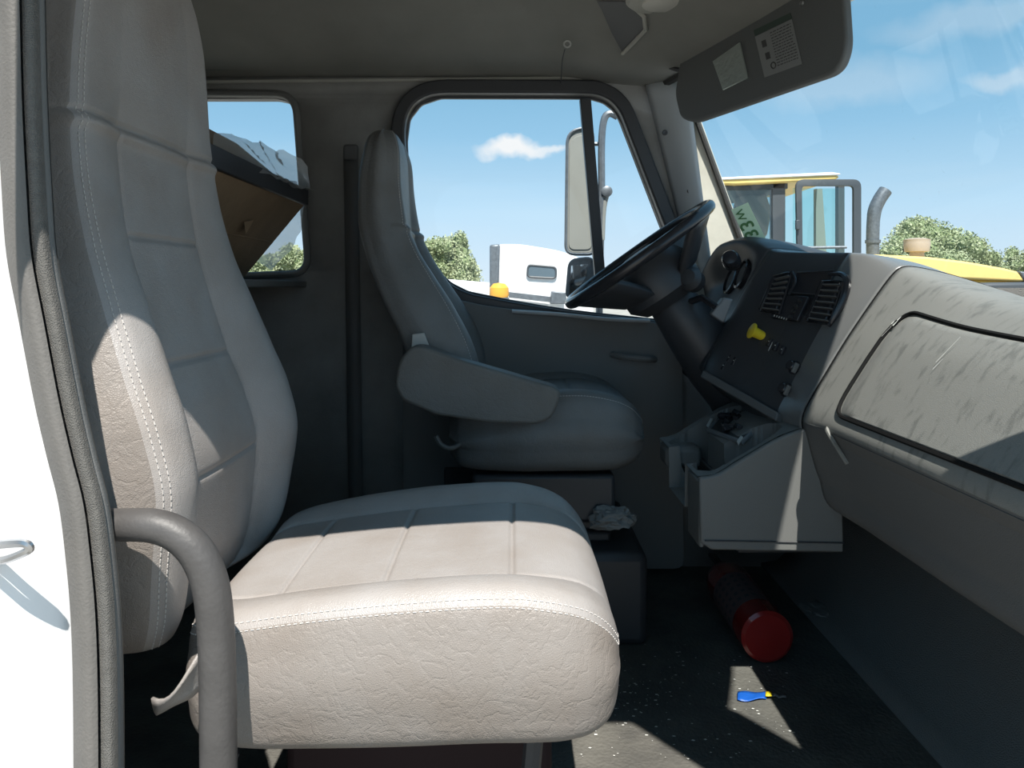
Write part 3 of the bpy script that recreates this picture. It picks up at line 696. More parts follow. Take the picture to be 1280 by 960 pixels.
# centre panel hardware: everything sits on the tilted bezel plane
c0 = dash_pt(1.66, 3.3); c1 = dash_pt(1.66, 6); c2 = dash_pt(1.87, 3.3)
U = (c2-c0).normalized(); V = (c1-c0).normalized(); Nn = U.cross(V).normalized()
if Nn.x > 0: Nn = -Nn
V = (V-U*V.dot(U)).normalized()
BP0 = c0+Nn*.012
RB = Matrix((U, V, Nn)).transposed()
def bz(px, py, lift=0): return on_plane(px, py, BP0+Nn*lift, Nn)
def bquad(name, quad, th, m, parent=dash, bevel=.002, lift=0):
    b = MB(); b.prism([bz(x, y, lift) for x, y in quad], Nn*th); return b.build(name, m, parent, bevel=bevel)
face = bquad('switch_panel', [(938, 372), (1048, 410), (980, 522), (888, 470)], .004, M['black'], lift=-.006)
bquad('switch_ledge', [(886, 466), (980, 520), (977, 530), (882, 475)], .02, M['dash_low'], lift=-.004, bevel=.003)
cub = bquad('cubby', [(997, 340), (1043, 338), (1036, 368), (990, 368)], .003, M['black_gloss'])
b = MB(); b.tube([bz(996, 341, .004), bz(1043, 338, .004), bz(1033, 369, .004), bz(990, 366, .004)], .002, 6, closed=True); b.build('cubby_rim', M['black'], cub)
def vent(q):
    v = bquad('air_vent', q, .012, M['black_gloss'], bevel=.004)
    (ax, ay), (bx, by), (cx_, cy_), (dx, dy) = q
    b = MB(); b.tube([bz(x, y, .014) for x, y in q], .0028, 6, closed=True); b.build('vent_rim', M['black_gloss'], v)
    for k in range(7):
        t = (k+.6)/7.2
        p = bz(ax+(dx-ax)*t+1.5, ay+(dy-ay)*t, .016); q_ = bz(bx+(cx_-bx)*t-1.5, by+(cy_-by)*t, .016)
        mid = (p+q_)/2; Lx = (q_-p); R = Matrix((Lx.normalized(), Nn.cross(Lx.normalized()), Nn)).transposed()
        b = MB(); b.box(mid, (Lx.length, .0022, .009), R); b.build('vent_slat', M['dash_low'], v)
    return v
vent([(969, 346), (990, 341), (974, 392), (951, 389)])
vent([(1030, 352), (1054, 352), (1036, 406), (1009, 402)])
b = MB(); b.tube(smooth_path([bz(1036, 343, .012), bz(1052, 343, .016), bz(1059, 352, .018), bz(1056, 370, .016), bz(1044, 395, .012), bz(1036, 408, .008)], 5), [.003+.005*math.sin(math.pi*i/25) for i in range(26)], 8); b.build('vent_cowl', M['black_gloss'], dash)
b = MB(); b.tube(smooth_path([bz(990, 340, .012), bz(994, 352, .014), bz(986, 368, .012)], 5), .004, 8); b.build('vent_cowl', M['black_gloss'], dash)
rad = bquad('radio', [(978, 369), (1014, 373), (1000, 403), (966, 399)], .010, M['black_gloss'], bevel=.002)
b = MB()
for (x, y, w_) in ((1001, 376, 3), (996, 383, 3), (993, 390, 3), (989, 397, 2)): b.lathe(bz(x, y, .010), Nn, [(0, .005), (.006, .0045), (.006, 0)], 10)
b.build('radio_buttons', M['console_dark'], rad)
def lab(px, py, body, size, name='lettering', parent=dash, m=None, ang=0):
    o_ = bz(px, py, .0125); u = -U; v = -V; ca, sa = math.cos(ang), math.sin(ang)
    bb = text_verts(body, size, lambda x, y, z: o_+(u*ca+v*sa)*x+(v*ca-u*sa)*y+Nn*z); return bb.build(name, m or M['label'], parent)
b = MB()
for k in range(6): b.box(bz(968+3.0*k, 394.5+.9*k, .011), (.0025, .0045, .001), RB)
b.build('button_marks', M['label'], rad)
# knobs and switches
kn = bz(940, 414, 0)
yk = MB(); ax = (Vector((-.5, -.55, .42))).normalized()
pk = bz(955, 421, -.004); ax = (Nn*.25+(P(932, 410, pk.y)-P(955, 421, pk.y)).normalized()).normalized()
yk.lathe(pk, ax, [(0, .011), (.026, .0125), (.030, .014), (.031, .019), (.034, .0195), (.036, .015), (.037, .0)], 20)
yko = yk.build('parking_brake_knob', M['yellow'], dash); yko['label'] = 'yellow push-pull knob'
b = MB(); b.tube([pk, pk-ax*.03], .006, 8); b.build('knob_shaft', M['chrome'], yko)
for x, y in ((994, 460), (984, 488)):
    k_ = MB(); k_.lathe(bz(x, y, -.004), Nn, [(0, .016), (.004, .016), (.006, .012), (.018, .011), (.02, .009), (.02, 0)], 16)
    ko = k_.build('control_knob', M['black_gloss'], dash)
    b = MB(); b.box(bz(x, y, .018), (.005, .022, .010), RB); b.build('grip', M['console'], ko, bevel=.001)
for i, (x, y) in enumerate(((962, 428), (970, 433), (978, 438), (912, 448), (918, 452), (905, 458))):
    b = MB(); b.box(bz(x, y, .002), (.010, .020, .008), RB); sw = b.build('rocker_switch', M['black_gloss'], dash, bevel=.0015)
    b = MB(); b.box(bz(x-1, y-1.5, .0065), (.0035, .002, .0008), RB); b.build('switch_mark', M['label'], sw)
b = MB(); b.box(bz(913, 451, .004), (.0018, .018, .001), RB); b.build('indicator_line', M['label'], dash)
b = MB(); b.box(bz(963, 433, .004), (.0015, .022, .001), RB); b.build('indicator_line', M['label'], dash)
# round cap and gauges on the instrument side
b = MB(); b.lathe(P(915, 328, 1.93), (P(911, 318, 1.88)-P(915, 328, 1.93)), [(0, .024), (.03, .023), (.04, .018), (.044, .0)], 18); b.build('headlamp_switch', M['black_gloss'], dash)
for x, y, r in ((2.10, .02, .042), (2.0, .035, .042), (1.94, -.045, .022)):
    b = MB(); b.lathe(W(.625, x, y), (-.93, 0, .35), [(0, r), (.012, r), (.014, r*.86), (.006, r*.84), (.006, 0)], 22); g_ = b.build('gauge', M['black_gloss'], dash)
    b = MB(); b.lathe(W(.6185, x, y+.0025), (-.93, 0, .35), [(0, r*.78), (.0008, r*.78), (.0008, 0)], 22); b.build('gauge_face', M['ink'], g_)

# console under the dash: bin body, tray with two cup scoops, open storage pocket
con = thing('centre_console', W(.6, 1.7, -.55), 'low grey console with two cup holders below the centre dash', 'console')
def con_top(X, Y):
    z = float(pchip([.36, .40, .46, .55, .66], [-.382, -.378, -.345, -.295, -.262], X))
    for yc in (1.575, 1.815):
        dy = abs(Y-yc)/.052; dx = abs(X-.475)/.088
        d = (dy**2.6+dx**2.6)
        if d < 1.25: z = min(z, -.39-.085*max(0, 1-d)**.3) if d < 1 else z
    if abs(Y-1.695) < .082 and X < .462: z = min(z, -.475)
    return z
rows = []
for x in np.linspace(.375, .66, 58): rows.append([W(x-.0, y, con_top(x, y)) for y in np.linspace(1.505, 1.885, 76)])
b = MB(); b.grid(rows); b.build('cup_tray', M['console'], con, smooth=40)
side = [(x, con_top(x, 1.5)) for x in np.linspace(.375, .66, 14)]
for nm, y, th in (('side_panel', 1.49, .015), ('side_panel', 1.885, .015)):
    pts = [W(x, y, z) for x, z in side]+([W(.665, y, -.53), W(.40, y, -.525), W(.378, y, -.51)] if y < 1.6 else [W(.665, y, -.53), W(.47, y, -.53), W(.46, y, -.44), W(.378, y, -.425)])
    b = MB(); b.prism(pts, (0, th, 0)); b.build(nm, M['console'], con, bevel=.004)
b = MB(); b.box(W(.462, 1.695, -.47), (.012, .38, .11)); b.build('rear_panel', M['console_dark'], con, bevel=.003)  # dark colour stands for the shade between the cup arms
b = MB(); b.box(W(.382, 1.545, -.455), (.012, .10, .135)); b.build('rear_cap', M['console'], con, bevel=.005)
b = MB(); b.box(W(.418, 1.846, -.412), (.09, .085, .05)); b.build('cup_arm', M['console'], con, bevel=.012)
b = MB(); b.box(W(.56, 1.695, -.528), (.21, .395, .012)); b.build('bottom_panel', M['console_dark'], con, bevel=.004)
b = MB(); b.tube([W(.385, 1.488, -.505), W(.664, 1.488, -.510)], .0015, 6); b.build('seam', M['black'], con)
# pocket tray with odds and ends
def tp(px, py, lift=0): return on_plane(px, py, W(.50, 1.7, -.325+lift), Vector((-.29, 0, .95)).normalized())
b = MB(); q = [tp(917, 503), tp(952, 528), tp(928, 553), tp(886, 538)]; b.tube(q, .006, 8, closed=True); b.build('pocket_rim', M['tray'], con)
b = MB(); b.add([p+Vector((0, 0, .002)) for p in q], [(0, 1, 2, 3)]); b.build('pocket_floor', M['console_dark'], con)
b = MB()
for k in range(9):
    x, y = 902+rng.rand()*34, 516+rng.rand()*22; R = Matrix.Rotation(rng.rand()*3, 3, 'Z') @ Matrix.Rotation(rng.rand(), 3, 'X')
    b.box(tp(x, y, .012), (.022+.02*rng.rand(), .012, .010), R)
b.build('socket_cluster', M['black_gloss'], con, bevel=.001)
b = MB(); b.prism([tp(921, 553, .006), tp(926, 546, .006), tp(929, 548, .006), tp(923, 557, .006)], (0, 0, .003)); b.build('metal_clip', M['label'], con)
b = MB(); b.prism([tp(883, 533, .006), tp(888, 524, .006), tp(891, 525, .006), tp(886, 535, .006)], (0, 0, .003)); b.build('metal_clip', M['label'], con)

# ================================================================== STEERING
A_ = P(708, 383, 2.0); B_ = P(888, 254, 2.0); Cw = (A_+B_)/2; ax1 = (B_-A_).normalized(); ax2 = Vector((0, 1, -.010)).normalized(); nw = ax1.cross(ax2).normalized()
if nw.z < 0: nw = -nw
Rw = (B_-A_).length/2-.015
sw = thing('steering_wheel', Cw-nw*.1, 'black steering wheel tilted against the driver window', 'steering wheel')
path = [Cw+ax1*math.cos(a)*Rw+ax2*math.sin(a)*Rw for a in np.linspace(0, 2*math.pi, 97)[:-1]]
b = MB(); b.tube(path, .0158, 14, closed=True, up=nw); b.build('rim', M['black_gloss'], sw)
b = MB(); b.lathe(Cw-nw*.02, -nw, [(-.012, .0), (-.012, .055), (0, .085), (.04, .11), (.10, .11), (.13, .08), (.14, 0)], 32); b.build('hub', M['black'], sw)
for a0 in (math.radians(25), math.radians(155), math.radians(205), math.radians(335)):
    wd = math.radians(31); rows = []
    for t in np.linspace(0, 1, 8):
        r = Rw*.99*(1-t)+.07*t; dn = .002+.10*min(1, t*1.25)
        ww = wd*(1+.5*t); rows.append([Cw+ax1*math.cos(a0+ww*s)*r+ax2*math.sin(a0+ww*s)*r-nw*dn for s in np.linspace(-1, 1, 7)])
    b = MB(); b.grid(rows); b.build('spoke', M['black'], sw, smooth=180, solid=.016)
b = MB(); b.lathe(Cw-nw*.008, nw, [(0, .07), (.01, .066), (.014, .04), (.014, 0)], 24); b.build('horn_pad', M['black'], sw)
scn = thing('steering_column', Cw-nw*.55, 'black steering column shroud between the wheel and the dash', 'steering column')
b = MB(); b.lathe(Cw, -nw, [(.115, .0), (.115, .05), (.13, .062), (.24, .075), (.36, .085), (.46, .08), (.46, 0)], 24); b.build('shroud', M['black'], scn)
b = MB(); b.tube([Cw-nw*.17, P(878, 372, 1.90), P(897, 385, 1.84)], .009, 8); b.build('stalk', M['black_gloss'], scn)
b = MB(); pA, pB = P(893, 396, 1.84), P(917, 372, 1.84); d_ = (pB-pA).normalized()
b.prism([P(889, 393, 1.83), P(905, 372, 1.83), P(917, 374, 1.83), P(905, 404, 1.83)], (0, .03, 0)); b.build('shift_lever', M['tray'], scn, bevel=.004)
b = MB(); b.lathe(P(868, 352, 1.92), (P(858, 345, 1.88)-P(868, 352, 1.92)), [(0, .03), (.03, .032), (.045, .02), (.048, 0)], 16); b.build('multifunction_switch', M['black'], scn)

# ================================================================== SUN VISOR
vp0 = W(.455, 2.12, .5); vp1 = W(.665, 1.47, .5); vu = (vp1-vp0).normalized(); vv = Vector((.12, .0, 1)).normalized(); vn = vu.cross(vv).normalized()
if vn.x > 0: vn = -vn
def vz(px, py, lift=0): return on_plane(px, py, vp0+vn*lift, vn)
vs = thing('sun_visor', vp0, 'dark grey sun visor folded down at the top of the windshield', 'sun visor')
oc_ = [(850, 76, 3), (1002, -10, 4), (1052, -38, 10), (1058, 58, 26), (1046, 90, 16), (866, 153, 10), (850, 148, 14), (843, 118, 10)]
b = MB(); b.prism([vz(p.x, p.y) for p in round_poly(oc_, 8, 6)], -vn*.022); b.build('visor_panel', M['visor'], vs, bevel=.008, bseg=3)
b = MB(); b.tube(smooth_path([P(806, 82, 2.20), P(822, 76, 2.18), P(838, 84, 2.15), P(850, 88, 2.12)], 5), .007, 8); b.build('visor_arm', M['black'], vs)
b = MB(); b.box(P(812, 82, 2.21), (.05, .03, .014)); b.build('hinge_bracket', M['black'], vs, bevel=.004)
b = MB(); b.lathe(vz(1003, 4, .002), vn, [(0, .006), (.004, .005), (.004, 0)], 10); b.build('clip', M['chrome'], vs)
b = MB(); b.prism([vz(x, y, .0015) for x, y in ((892, 77), (926, 53), (936, 98), (905, 113))], vn*.004); b.build('foil_sachet', M['pouch'], vs, bevel=.001)
b = MB(); b.prism([vz(x, y, .001) for x, y in ((944, 46), (990, 24), (1003, 80), (956, 97))], vn*.0008); lb = b.build('warning_label', M['labelw'], vs); lb['label'] = 'pale printed label with pictograms and text lines'
def on_label(s, t): # s along, t down
    a = Vector((944, 46))*(1-s)*(1-t)+Vector((990, 24))*s*(1-t)+Vector((1003, 80))*s*t+Vector((956, 97))*(1-s)*t; return vz(a.x, a.y, .0022)
b = MB()
for s, t in ((.12, .16), (.14, .46)): b.add([on_label(s, t), on_label(s+.12, t), on_label(s+.12, t+.16), on_label(s, t+.16)], [(0, 1, 2, 3)])
c_ = [on_label(.28+.06*math.cos(a), .80+.07*math.sin(a)) for a in np.linspace(0, 2*math.pi, 13)[:-1]]; b.tube(c_, .0014, 5, closed=True)
for r in range(13):
    t = .06+r*.064
    s = .38
    while s < .92:
        w_ = .03+.06*rng.rand()
        b.add([on_label(s, t), on_label(min(.94, s+w_), t), on_label(min(.94, s+w_), t+.022), on_label(s, t+.022)], [(0, 1, 2, 3)]); s += w_+.02
b.build('printed_lines', M['ink'], lb)
b = MB(); b.prism([vz(x, y, .001) for x, y in ((942, 38), (988, 16), (990, 23), (944, 45))], vn*.0006); b.build('label_strip', mat('strip_green', (.05, .075, .06), .7), vs)

# ceiling fittings
def on_ceiling(px, py, drop=.004):
    Y = 1.2
    while Y < 2.33 and (HOR-py)*Y/F < ceil_z((px-640)*Y/F, Y)-drop: Y += .002
    return P(px, py, Y)
rc = thing('overhead_pocket', on_ceiling(775, 30), 'pocket painted as a flat dark patch on the headliner above the steering wheel', 'pocket')
pk_ = [on_ceiling(x, y) for x, y in ((746, 2), (752, 12), (764, 40), (778, 66), (792, 52), (806, 37), (804, 22), (792, 10), (780, 2))]
b = MB(); b.add(pk_+[p+Vector((0, 0, .004)) for p in pk_]+[sum(pk_, Vector())/9+Vector((0, 0, .003))], [(i, (i+1) % 9, 18) for i in range(9)]); b.build('pocket_floor', M['black'], rc)  # flat dark patch paints the shaded hollow onto the headliner
b = MB(); b.tube([on_ceiling(x, y, .008) for x, y in ((778, 67), (792, 53), (807, 37), (805, 21), (793, 10), (786, 4))], .006, 6); b.build('pocket_rim', M['header'], rc)
dl = thing('dome_lamp', P(825, -12, 1.85), 'round pale dome lamp at the top edge above the wheel', 'lamp')
b = MB(); b.lathe(P(824, -2, 1.86)+Vector((0, 0, .03)), (0, 0, -1), [(0, .085), (.035, .083), (.042, .075), (.044, 0)], 28); b.build('housing', M['header'], dl)
b = MB(); b.lathe(P(824, -2, 1.86)+Vector((.01, 0, -.010)), (0, 0, -1), [(0, .055), (.006, .052), (.012, .035), (.014, 0)], 24); b.build('lens', M['lens'], dl)
hk = thing('headliner_ring', P(709, 56, 2.18), 'small round eyelet in the headliner with a thin black cord', 'eyelet')
b = MB(); cR = P(709, 55, 2.16); b.tube([cR+Vector((math.cos(a)*.0095, 0, math.sin(a)*.0095)) for a in np.linspace(0, 2*math.pi, 21)[:-1]], .0028, 8, closed=True); b.build('ring', M['label'], hk)
b = MB(); b.tube(smooth_path([P(706, 62, 2.16), P(703, 75, 2.2), P(702, 88, 2.24), P(701, 104, 2.28)], 4), .0016, 6); b.build('cord', M['black'], hk)

# ================================================================== FLOOR THINGS
fe = thing('fire_extinguisher', W(.585, 1.85, FL), 'red fire extinguisher lying on the dark floor under the console', 'fire extinguisher')
fo = P(960, 798, 1.71); fo = Vector((fo.x, 1.71, EYE+FL+.066)); fa = Vector((.0, 1, .0))
b = MB(); b.lathe(fo, fa, [(-.004, 0), (.0, .030), (.0, .052), (.006, .060), (.30, .060), (.34, .052), (.365, .03), (.365, 0)], 32); b.build('cylinder', M['red'], fe)
b = MB(); seg = []
for t in np.linspace(.07, .24, 3): seg.append([fo+fa*t+Vector((math.cos(a)*.0607, 0, math.sin(a)*.0607)) for a in np.linspace(1.2, 4.4, 20)])
b.grid(seg); lbl = b.build('label', mat('faded_label', (.13, .085, .085), .7), fe)
b = MB()
for t in (.09, .12, .15, .18, .21):
    for a in np.linspace(1.5, 4.0, 9):
        b.add([fo+fa*(t+dt)+Vector((math.cos(a+da)*.0612, 0, math.sin(a+da)*.0612)) for dt, da in ((0, 0), (.014, 0), (.014, .16), (0, .16))], [(0, 1, 2, 3)])
b.build('printed_lines', M['ink'], lbl)
b = MB(); b.lathe(fo+fa*.36, fa, [(0, .022), (.05, .02), (.05, 0)], 14); b.build('valve', M['chrome'], fe)
b = MB(); b.box(fo+fa*.43+Vector((0, 0, .02)), (.02, .10, .008)); b.build('lever', M['black'], fe)
# blue wrapper with yellow and clear tail
def fl(px, py, lift=.003): Y = -FL*F/(py-HOR); return P(px, py, Y)+Vector((0, 0, lift))
wr = thing('candy_wrapper', fl(945, 875, 0), 'torn bright blue wrapper lying in the sunlit patch of floor', 'wrapper')
b = MB(); b.grid([[fl(922+36*s, 867+10*t+(1.5*math.sin(5*s))*t, .004+.0015*math.sin(7*s+3*t)) for t in np.linspace(0, 1, 5)] for s in np.linspace(0, 1, 9)]); b.build('blue_foil', M['blue'], wr, solid=.001)
b = MB(); b.grid([[fl(957+8*s, 869+6*t, .008) for t in (0, .5, 1)] for s in (0, .5, 1)]); b.build('yellow_edge', M['yellow'], wr, solid=.001)
b = MB(); b.grid([[fl(965+18*s, 870+4*t+2*s, .006+.002*math.sin(9*s)) for t in (0, .5, 1)] for s in np.linspace(0, 1, 5)]); b.build('clear_tail', M['paper'], wr, solid=.001)
# crumpled paper by the driver's seat base
def crumple(name, c, size, m, label, cat, seed, parent=None, top=True):
    bm = bmesh.new(); bmesh.ops.create_icosphere(bm, subdivisions=4, radius=1); vs = []
    for v in bm.verts:
        n = noise.noise(v.co*1.7+Vector((seed, 0, 0)))+.5*noise.noise(v.co*4+Vector((0, seed, 0)))+.35*abs(noise.noise(v.co*7+Vector((0, 0, seed))))
        v.co *= 1+.45*n; vs.append(Vector((v.co.x*size[0], v.co.y*size[1], v.co.z*size[2]))+Vector(c))
    b = MB(); b.add(vs, [tuple(x.index for x in f.verts) for f in bm.faces]); bm.free()
    o = b.build(name, m, parent, smooth=25)
    if parent is None: tag(o, label, cat)
    return o
crumple('paper_scrap', fl(1026, 770, .012), (.045, .05, .012), M['paper'], 'flat grey paper scrap on the floor right of the extinguisher', 'scrap', 3.1)
crumple('crumpled_cloth', P(765, 647, 1.86), (.055, .04, .028), M['paper'], 'crumpled grey rag lying beside the driver seat base', 'rag', 9.2)
# pale flakes of dirt on the floor: nobody could count them
b = MB()
for k in range(260):
    px_, py_ = 700+rng.rand()*300, 800+rng.rand()*150
    if k < 90: px_, py_ = 780+rng.randn()*40, 870+rng.randn()*14
    p = fl(px_, min(955, max(790, py_)), .0015); s = .001+.0035*rng.rand()**2; a = rng.rand()*3
    b.add([p+Vector((math.cos(a+q)*s, math.sin(a+q)*s*.6, .0005*rng.rand())) for q in (0, 1.6, 3.1, 4.6)], [(0, 1, 2, 3)])
tag(b.build('floor_debris', M['chalk']), 'scattered pale flakes of dirt and grit on the rubber floor', 'dirt', kind='stuff')

# ================================================================== THINGS BEHIND THE SEATS
bx = thing('cardboard_box', W(-.7, 1.8, .0), 'tilted cardboard box with black top band by the rear side window', 'box')
dn = Vector((-.64, 0, -.77)); upv = Vector((-.77, 0, .64)); e0 = W(-.622, 2.26, .262); e1 = W(-.622, 1.42, .262)
b = MB(); b.add([e0, e1, e1+dn*.30, e0+dn*.30, e0+upv*.28, e1+upv*.28, e1+dn*.30+upv*.28, e0+dn*.30+upv*.28], [(0,1,2,3), (4,7,6,5), (0,4,5,1), (3,2,6,7), (0,3,7,4), (1,5,6,2)]); b.build('carton', M['cardboard'], bx, bevel=.004)
b = MB(); b.prism([e0+Vector((.004, 0, -.012)), e0+Vector((.004, 0, .036)), e0+Vector((-.25, 0, .055)), e0+Vector((-.25, 0, .0))], (0, -.84, 0)); b.build('lid_band', M['black'], bx, bevel=.003)
b = MB(); b.prism([W(-.640, 2.12, .302), W(-.640, 1.60, .302), W(-.80, 1.60, .335), W(-.80, 2.12, .335)], (0, 0, .004)); b.build('glossy_sleeve', mat('glossy_sleeve', (.12, .13, .15), .08), bx)
b = MB(); b.tube([e0+dn*.16+Vector((0, -.02, 0)), e1+dn*.16], .003, 6); b.build('flap_crease', M['cardboard'], bx)
b = MB(); tb = e0+dn*.10+Vector((.006, -.30, -.006)); b.add([tb, tb+Vector((0, -.05, .0))+dn*.012, tb+Vector((.012, -.03, -.012))+dn*.035, tb+Vector((.0, .01, 0))+dn*.03], [(0, 1, 2), (0, 2, 3)]); b.build('torn_tab', M['cardboard'], bx)
def sheet(pts_rows, seed, amp, nu=26, nv=18):
    """bilinear-ish patch between rows of control points with sharp crumples"""
    R_ = len(pts_rows); C_ = len(pts_rows[0]); out = []
    for i in range(nu):
        u = i/(nu-1)*(R_-1); a = min(R_-2, int(u)); fu = u-a; r = []
        for j in range(nv):
            v = j/(nv-1)*(C_-1); c = min(C_-2, int(v)); fv = v-c
            p = pts_rows[a][c]*(1-fu)*(1-fv)+pts_rows[a+1][c]*fu*(1-fv)+pts_rows[a][c+1]*(1-fu)*fv+pts_rows[a+1][c+1]*fu*fv
            n = Vector((1-2*abs(noise.noise(p*9+Vector((seed, 0, 0)))), 1-2*abs(noise.noise(p*11+Vector((0, seed, 4)))), 1-2*abs(noise.noise(p*10+Vector((2, 3, seed))))))
            r.append(p+n*amp)
        out.append(r)
    b = MB(); b.grid(out); return b
bg = thing('plastic_bag', W(-.70, 2.2, .2), 'crumpled clear plastic bag draped over the cardboard box', 'bag')
rowsA = [[P(258, 188, 1.75), P(262, 172, 1.8), P(258, 205, 1.6)], [P(300, 205, 1.85), P(298, 180, 1.95), P(300, 215, 1.75)], [P(335, 225, 2.0), P(332, 186, 2.1), P(342, 232, 1.9)], [P(366, 236, 2.15), P(350, 190, 2.2), P(376, 238, 2.1)], [P(378, 242, 2.2), P(376, 214, 2.22), P(384, 242, 2.18)]]
rowsA = [[r[2], r[0], r[1]] for r in rowsA]
sheet(rowsA, 2.0, .022).build('top_drape', M['bag'], bg, smooth=30)
rowsB = [[P(384, 250, 2.24), P(380, 262, 2.28)], [P(358, 278, 2.26), P(372, 288, 2.30)], [P(338, 300, 2.27), P(358, 318, 2.30)], [P(310, 330, 2.28), P(335, 342, 2.30)]]
sheet(rowsB, 5.0, .014, 22, 10).build('side_drape', M['bag'], bg, smooth=30)
b = MB(); rsh = W(-.98, 1.86, .0)
b.box(W(-.95, 1.86, .012), (.62, .92, .02)); tag(b.build('rear_shelf', M['trim_dark'], bevel=.004), 'dark shelf behind the seats carrying the cardboard box', 'shelf')

# ================================================================== STICKER ON THE WINDSHIELD
s0, s1, s2, s3 = (914, 262), (935, 253), (966, 316), (944, 326)
Ys = 2.02
Sx = lambda px, py, lift=0: W((px-640)*(Ys-.0)/F, Ys, (HOR-py)*Ys/F)+Vector((-lift*.3, -lift, 0))
stk = thing('windshield_sticker', Sx(945, 320), 'pale green paper sticker with dark green mirrored 33W in the windshield corner', 'sticker')
b = MB(); b.prism([Sx(*s0), Sx(*s1), Sx(*s2), Sx(*s3)], (0, .001, 0)); b.build('paper', M['sticker'], stk)
lu = (Sx(*s1)-Sx(*s0)).normalized(); ld = (Sx(*s2)-Sx(*s1)).normalized()      # letter-up, and down the strip (reading runs upward)
def glyph(ch, px, py, size, wsc=1.0):
    o_ = Sx(px, py, .002)
    text_verts(ch, size, lambda x, y, z: o_-ld*x*wsc+lu*y+Vector((0, -z, 0)), .0003).build('letter', M['green_ink'], stk)
glyph('W', 924.5, 277.5, .031, .95); glyph('3', 928.5, 290.5, .053); glyph('3', 934, 301.5, .053); glyph('3', 939.5, 312.5, .053)

# ================================================================== OUTSIDE
b = MB(); b.add([(-80, -40, 0), (80, -40, 0), (80, 120, 0), (-80, 120, 0)], [(0, 1, 2, 3)]); tag(b.build('ground', M['ground']), kind='structure')

# door mirror assembly
dm = thing('door_mirror', P(760, 380, 2.62), 'tall pale side mirror on a pole outside the driver window', 'mirror')
Ym = 2.72
q = round_poly([(709, 164, 22), (741, 158, 14), (744, 318, 10), (707, 318, 12)], 8, 6)
b = MB(); b.prism([P(p.x, p.y, Ym) for p in q], (.01, .06, 0)); b.build('mirror_housing', M['mirror'], dm, bevel=.008)
q2 = round_poly([(712, 172, 18), (738, 167, 10), (740, 312, 8), (711, 312, 8)], 6, 5)
b = MB(); b.prism([P(p.x, p.y, Ym-.004) for p in q2], (0, .003, 0)); b.build('mirror_back_panel', M['mirror'], dm, bevel=.001)
b = MB(); b.tube([P(p.x, p.y, Ym-.003) for p in q], .006, 6, closed=True); b.build('housing_rim', M['grey_metal'], dm)
q3 = round_poly([(712, 325, 10), (742, 322, 10), (742, 372, 8), (708, 372, 8)], 8, 5)
b = MB(); b.prism([P(p.x, p.y, Ym) for p in q3], (.01, .05, 0)); cv = b.build('convex_mirror', M['grey_metal'], dm, bevel=.004)
b = MB(); b.tube([P(p.x, p.y, Ym-.003) for p in q3], .006, 6, closed=True); b.build('convex_rim', M['grey_metal'], cv)
b = MB(); b.prism([P(x, y, Ym-.008) for x, y in ((714, 332), (735, 330), (733, 345), (720, 366), (712, 368))], (0, .003, 0)); b.build('convex_glass', M['mirror_glass'], cv)
b = MB(); b.tube(smooth_path([P(772, 146, Ym), P(762, 142, Ym), P(755, 150, Ym), P(752, 180, Ym), P(752, 250, Ym), P(750, 330, Ym), P(749, 400, Ym)], 5), .013, 8); b.build('pole', M['grey_metal'], dm)
b = MB(); b.tube(smooth_path([P(760, 236, Ym), P(754, 260, Ym), P(752, 300, Ym)], 4), .012, 8); b.build('brace', M['mirror'], dm)
b = MB(); b.lathe(P(758, 240, Ym), (0, -1, 0), [(-.02, .02), (.02, .02), (.024, .012), (.024, 0)], 14); b.build('clamp', M['grey_metal'], dm)
for yy in (180, 305):
    b = MB(); b.tube([P(741, yy, Ym+.03), P(754, yy, Ym+.03)], .008, 6); b.build('mounting_arm', M['grey_metal'], dm)
for yy in (345, 400):
    b = MB(); b.tube([P(750, yy, Ym), P(745, yy+6, YL+.02)], .014, 8); b.build('door_bracket', M['grey_metal'], dm)

# white truck beyond the door
wt = thing('white_truck', W(.35, 8, -EYE), 'white truck cab with small oval window parked beyond the driver door', 'truck')
Yt = 8.0
q = round_poly([(622, 305, 6), (650, 305, 10), (705, 314, 20), (742, 330, 14), (742, 560, 4), (620, 560, 4)], 6, 5)
b = MB(); b.prism([P(p.x, p.y, Yt) for p in q], (0, 2.0, 0)); b.build('cab', M['white'], wt, bevel=.05, bseg=3)
b = MB(); b.prism([P(x, y, Yt-.1) for x, y in ((612, 306), (625, 305), (623, 372), (612, 372))], (0, 1.6, 0)); b.build('air_deflector', M['grey_metal'], wt, bevel=.02)
q = round_poly([(660, 331, 5), (695, 334, 5), (695, 348, 5), (659, 346, 5)], 4, 5)
b = MB(); b.prism([P(p.x, p.y, Yt-.02) for p in q], (0, .05, 0)); w_ = b.build('window', M['smoke'], wt)
b = MB(); b.tube([P(p.x, p.y, Yt-.02) for p in q], .012, 6, closed=True); b.build('window_gasket', M['cat_black'], w_)
b = MB(); b.prism([P(x, y, Yt-.15) for x, y in ((636, 365), (688, 371), (688, 378), (636, 372))], (0, .1, 0)); b.build('lower_ledge', M['grey_metal'], wt)
b = MB(); b.prism([P(x, y, Yt-.25) for x, y in ((690, 364), (708, 366), (708, 380), (688, 380))], (0, .2, 0)); b.build('side_box', M['grey_metal'], wt, bevel=.01)
for x in (560, 720):
    b = MB(); b.lathe(Vector(((x-640)*Yt/F, Yt-.1, .5)), (0, 1, 0), [(0, .3), (0, .50), (.28, .50), (.28, .0)], 24)
    o_ = b.build('wheel', M['rubber'], wt)
wb = thing('trailer_body', W(-.6, 9, -EYE), 'low white trailer body left of the white truck cab', 'trailer')
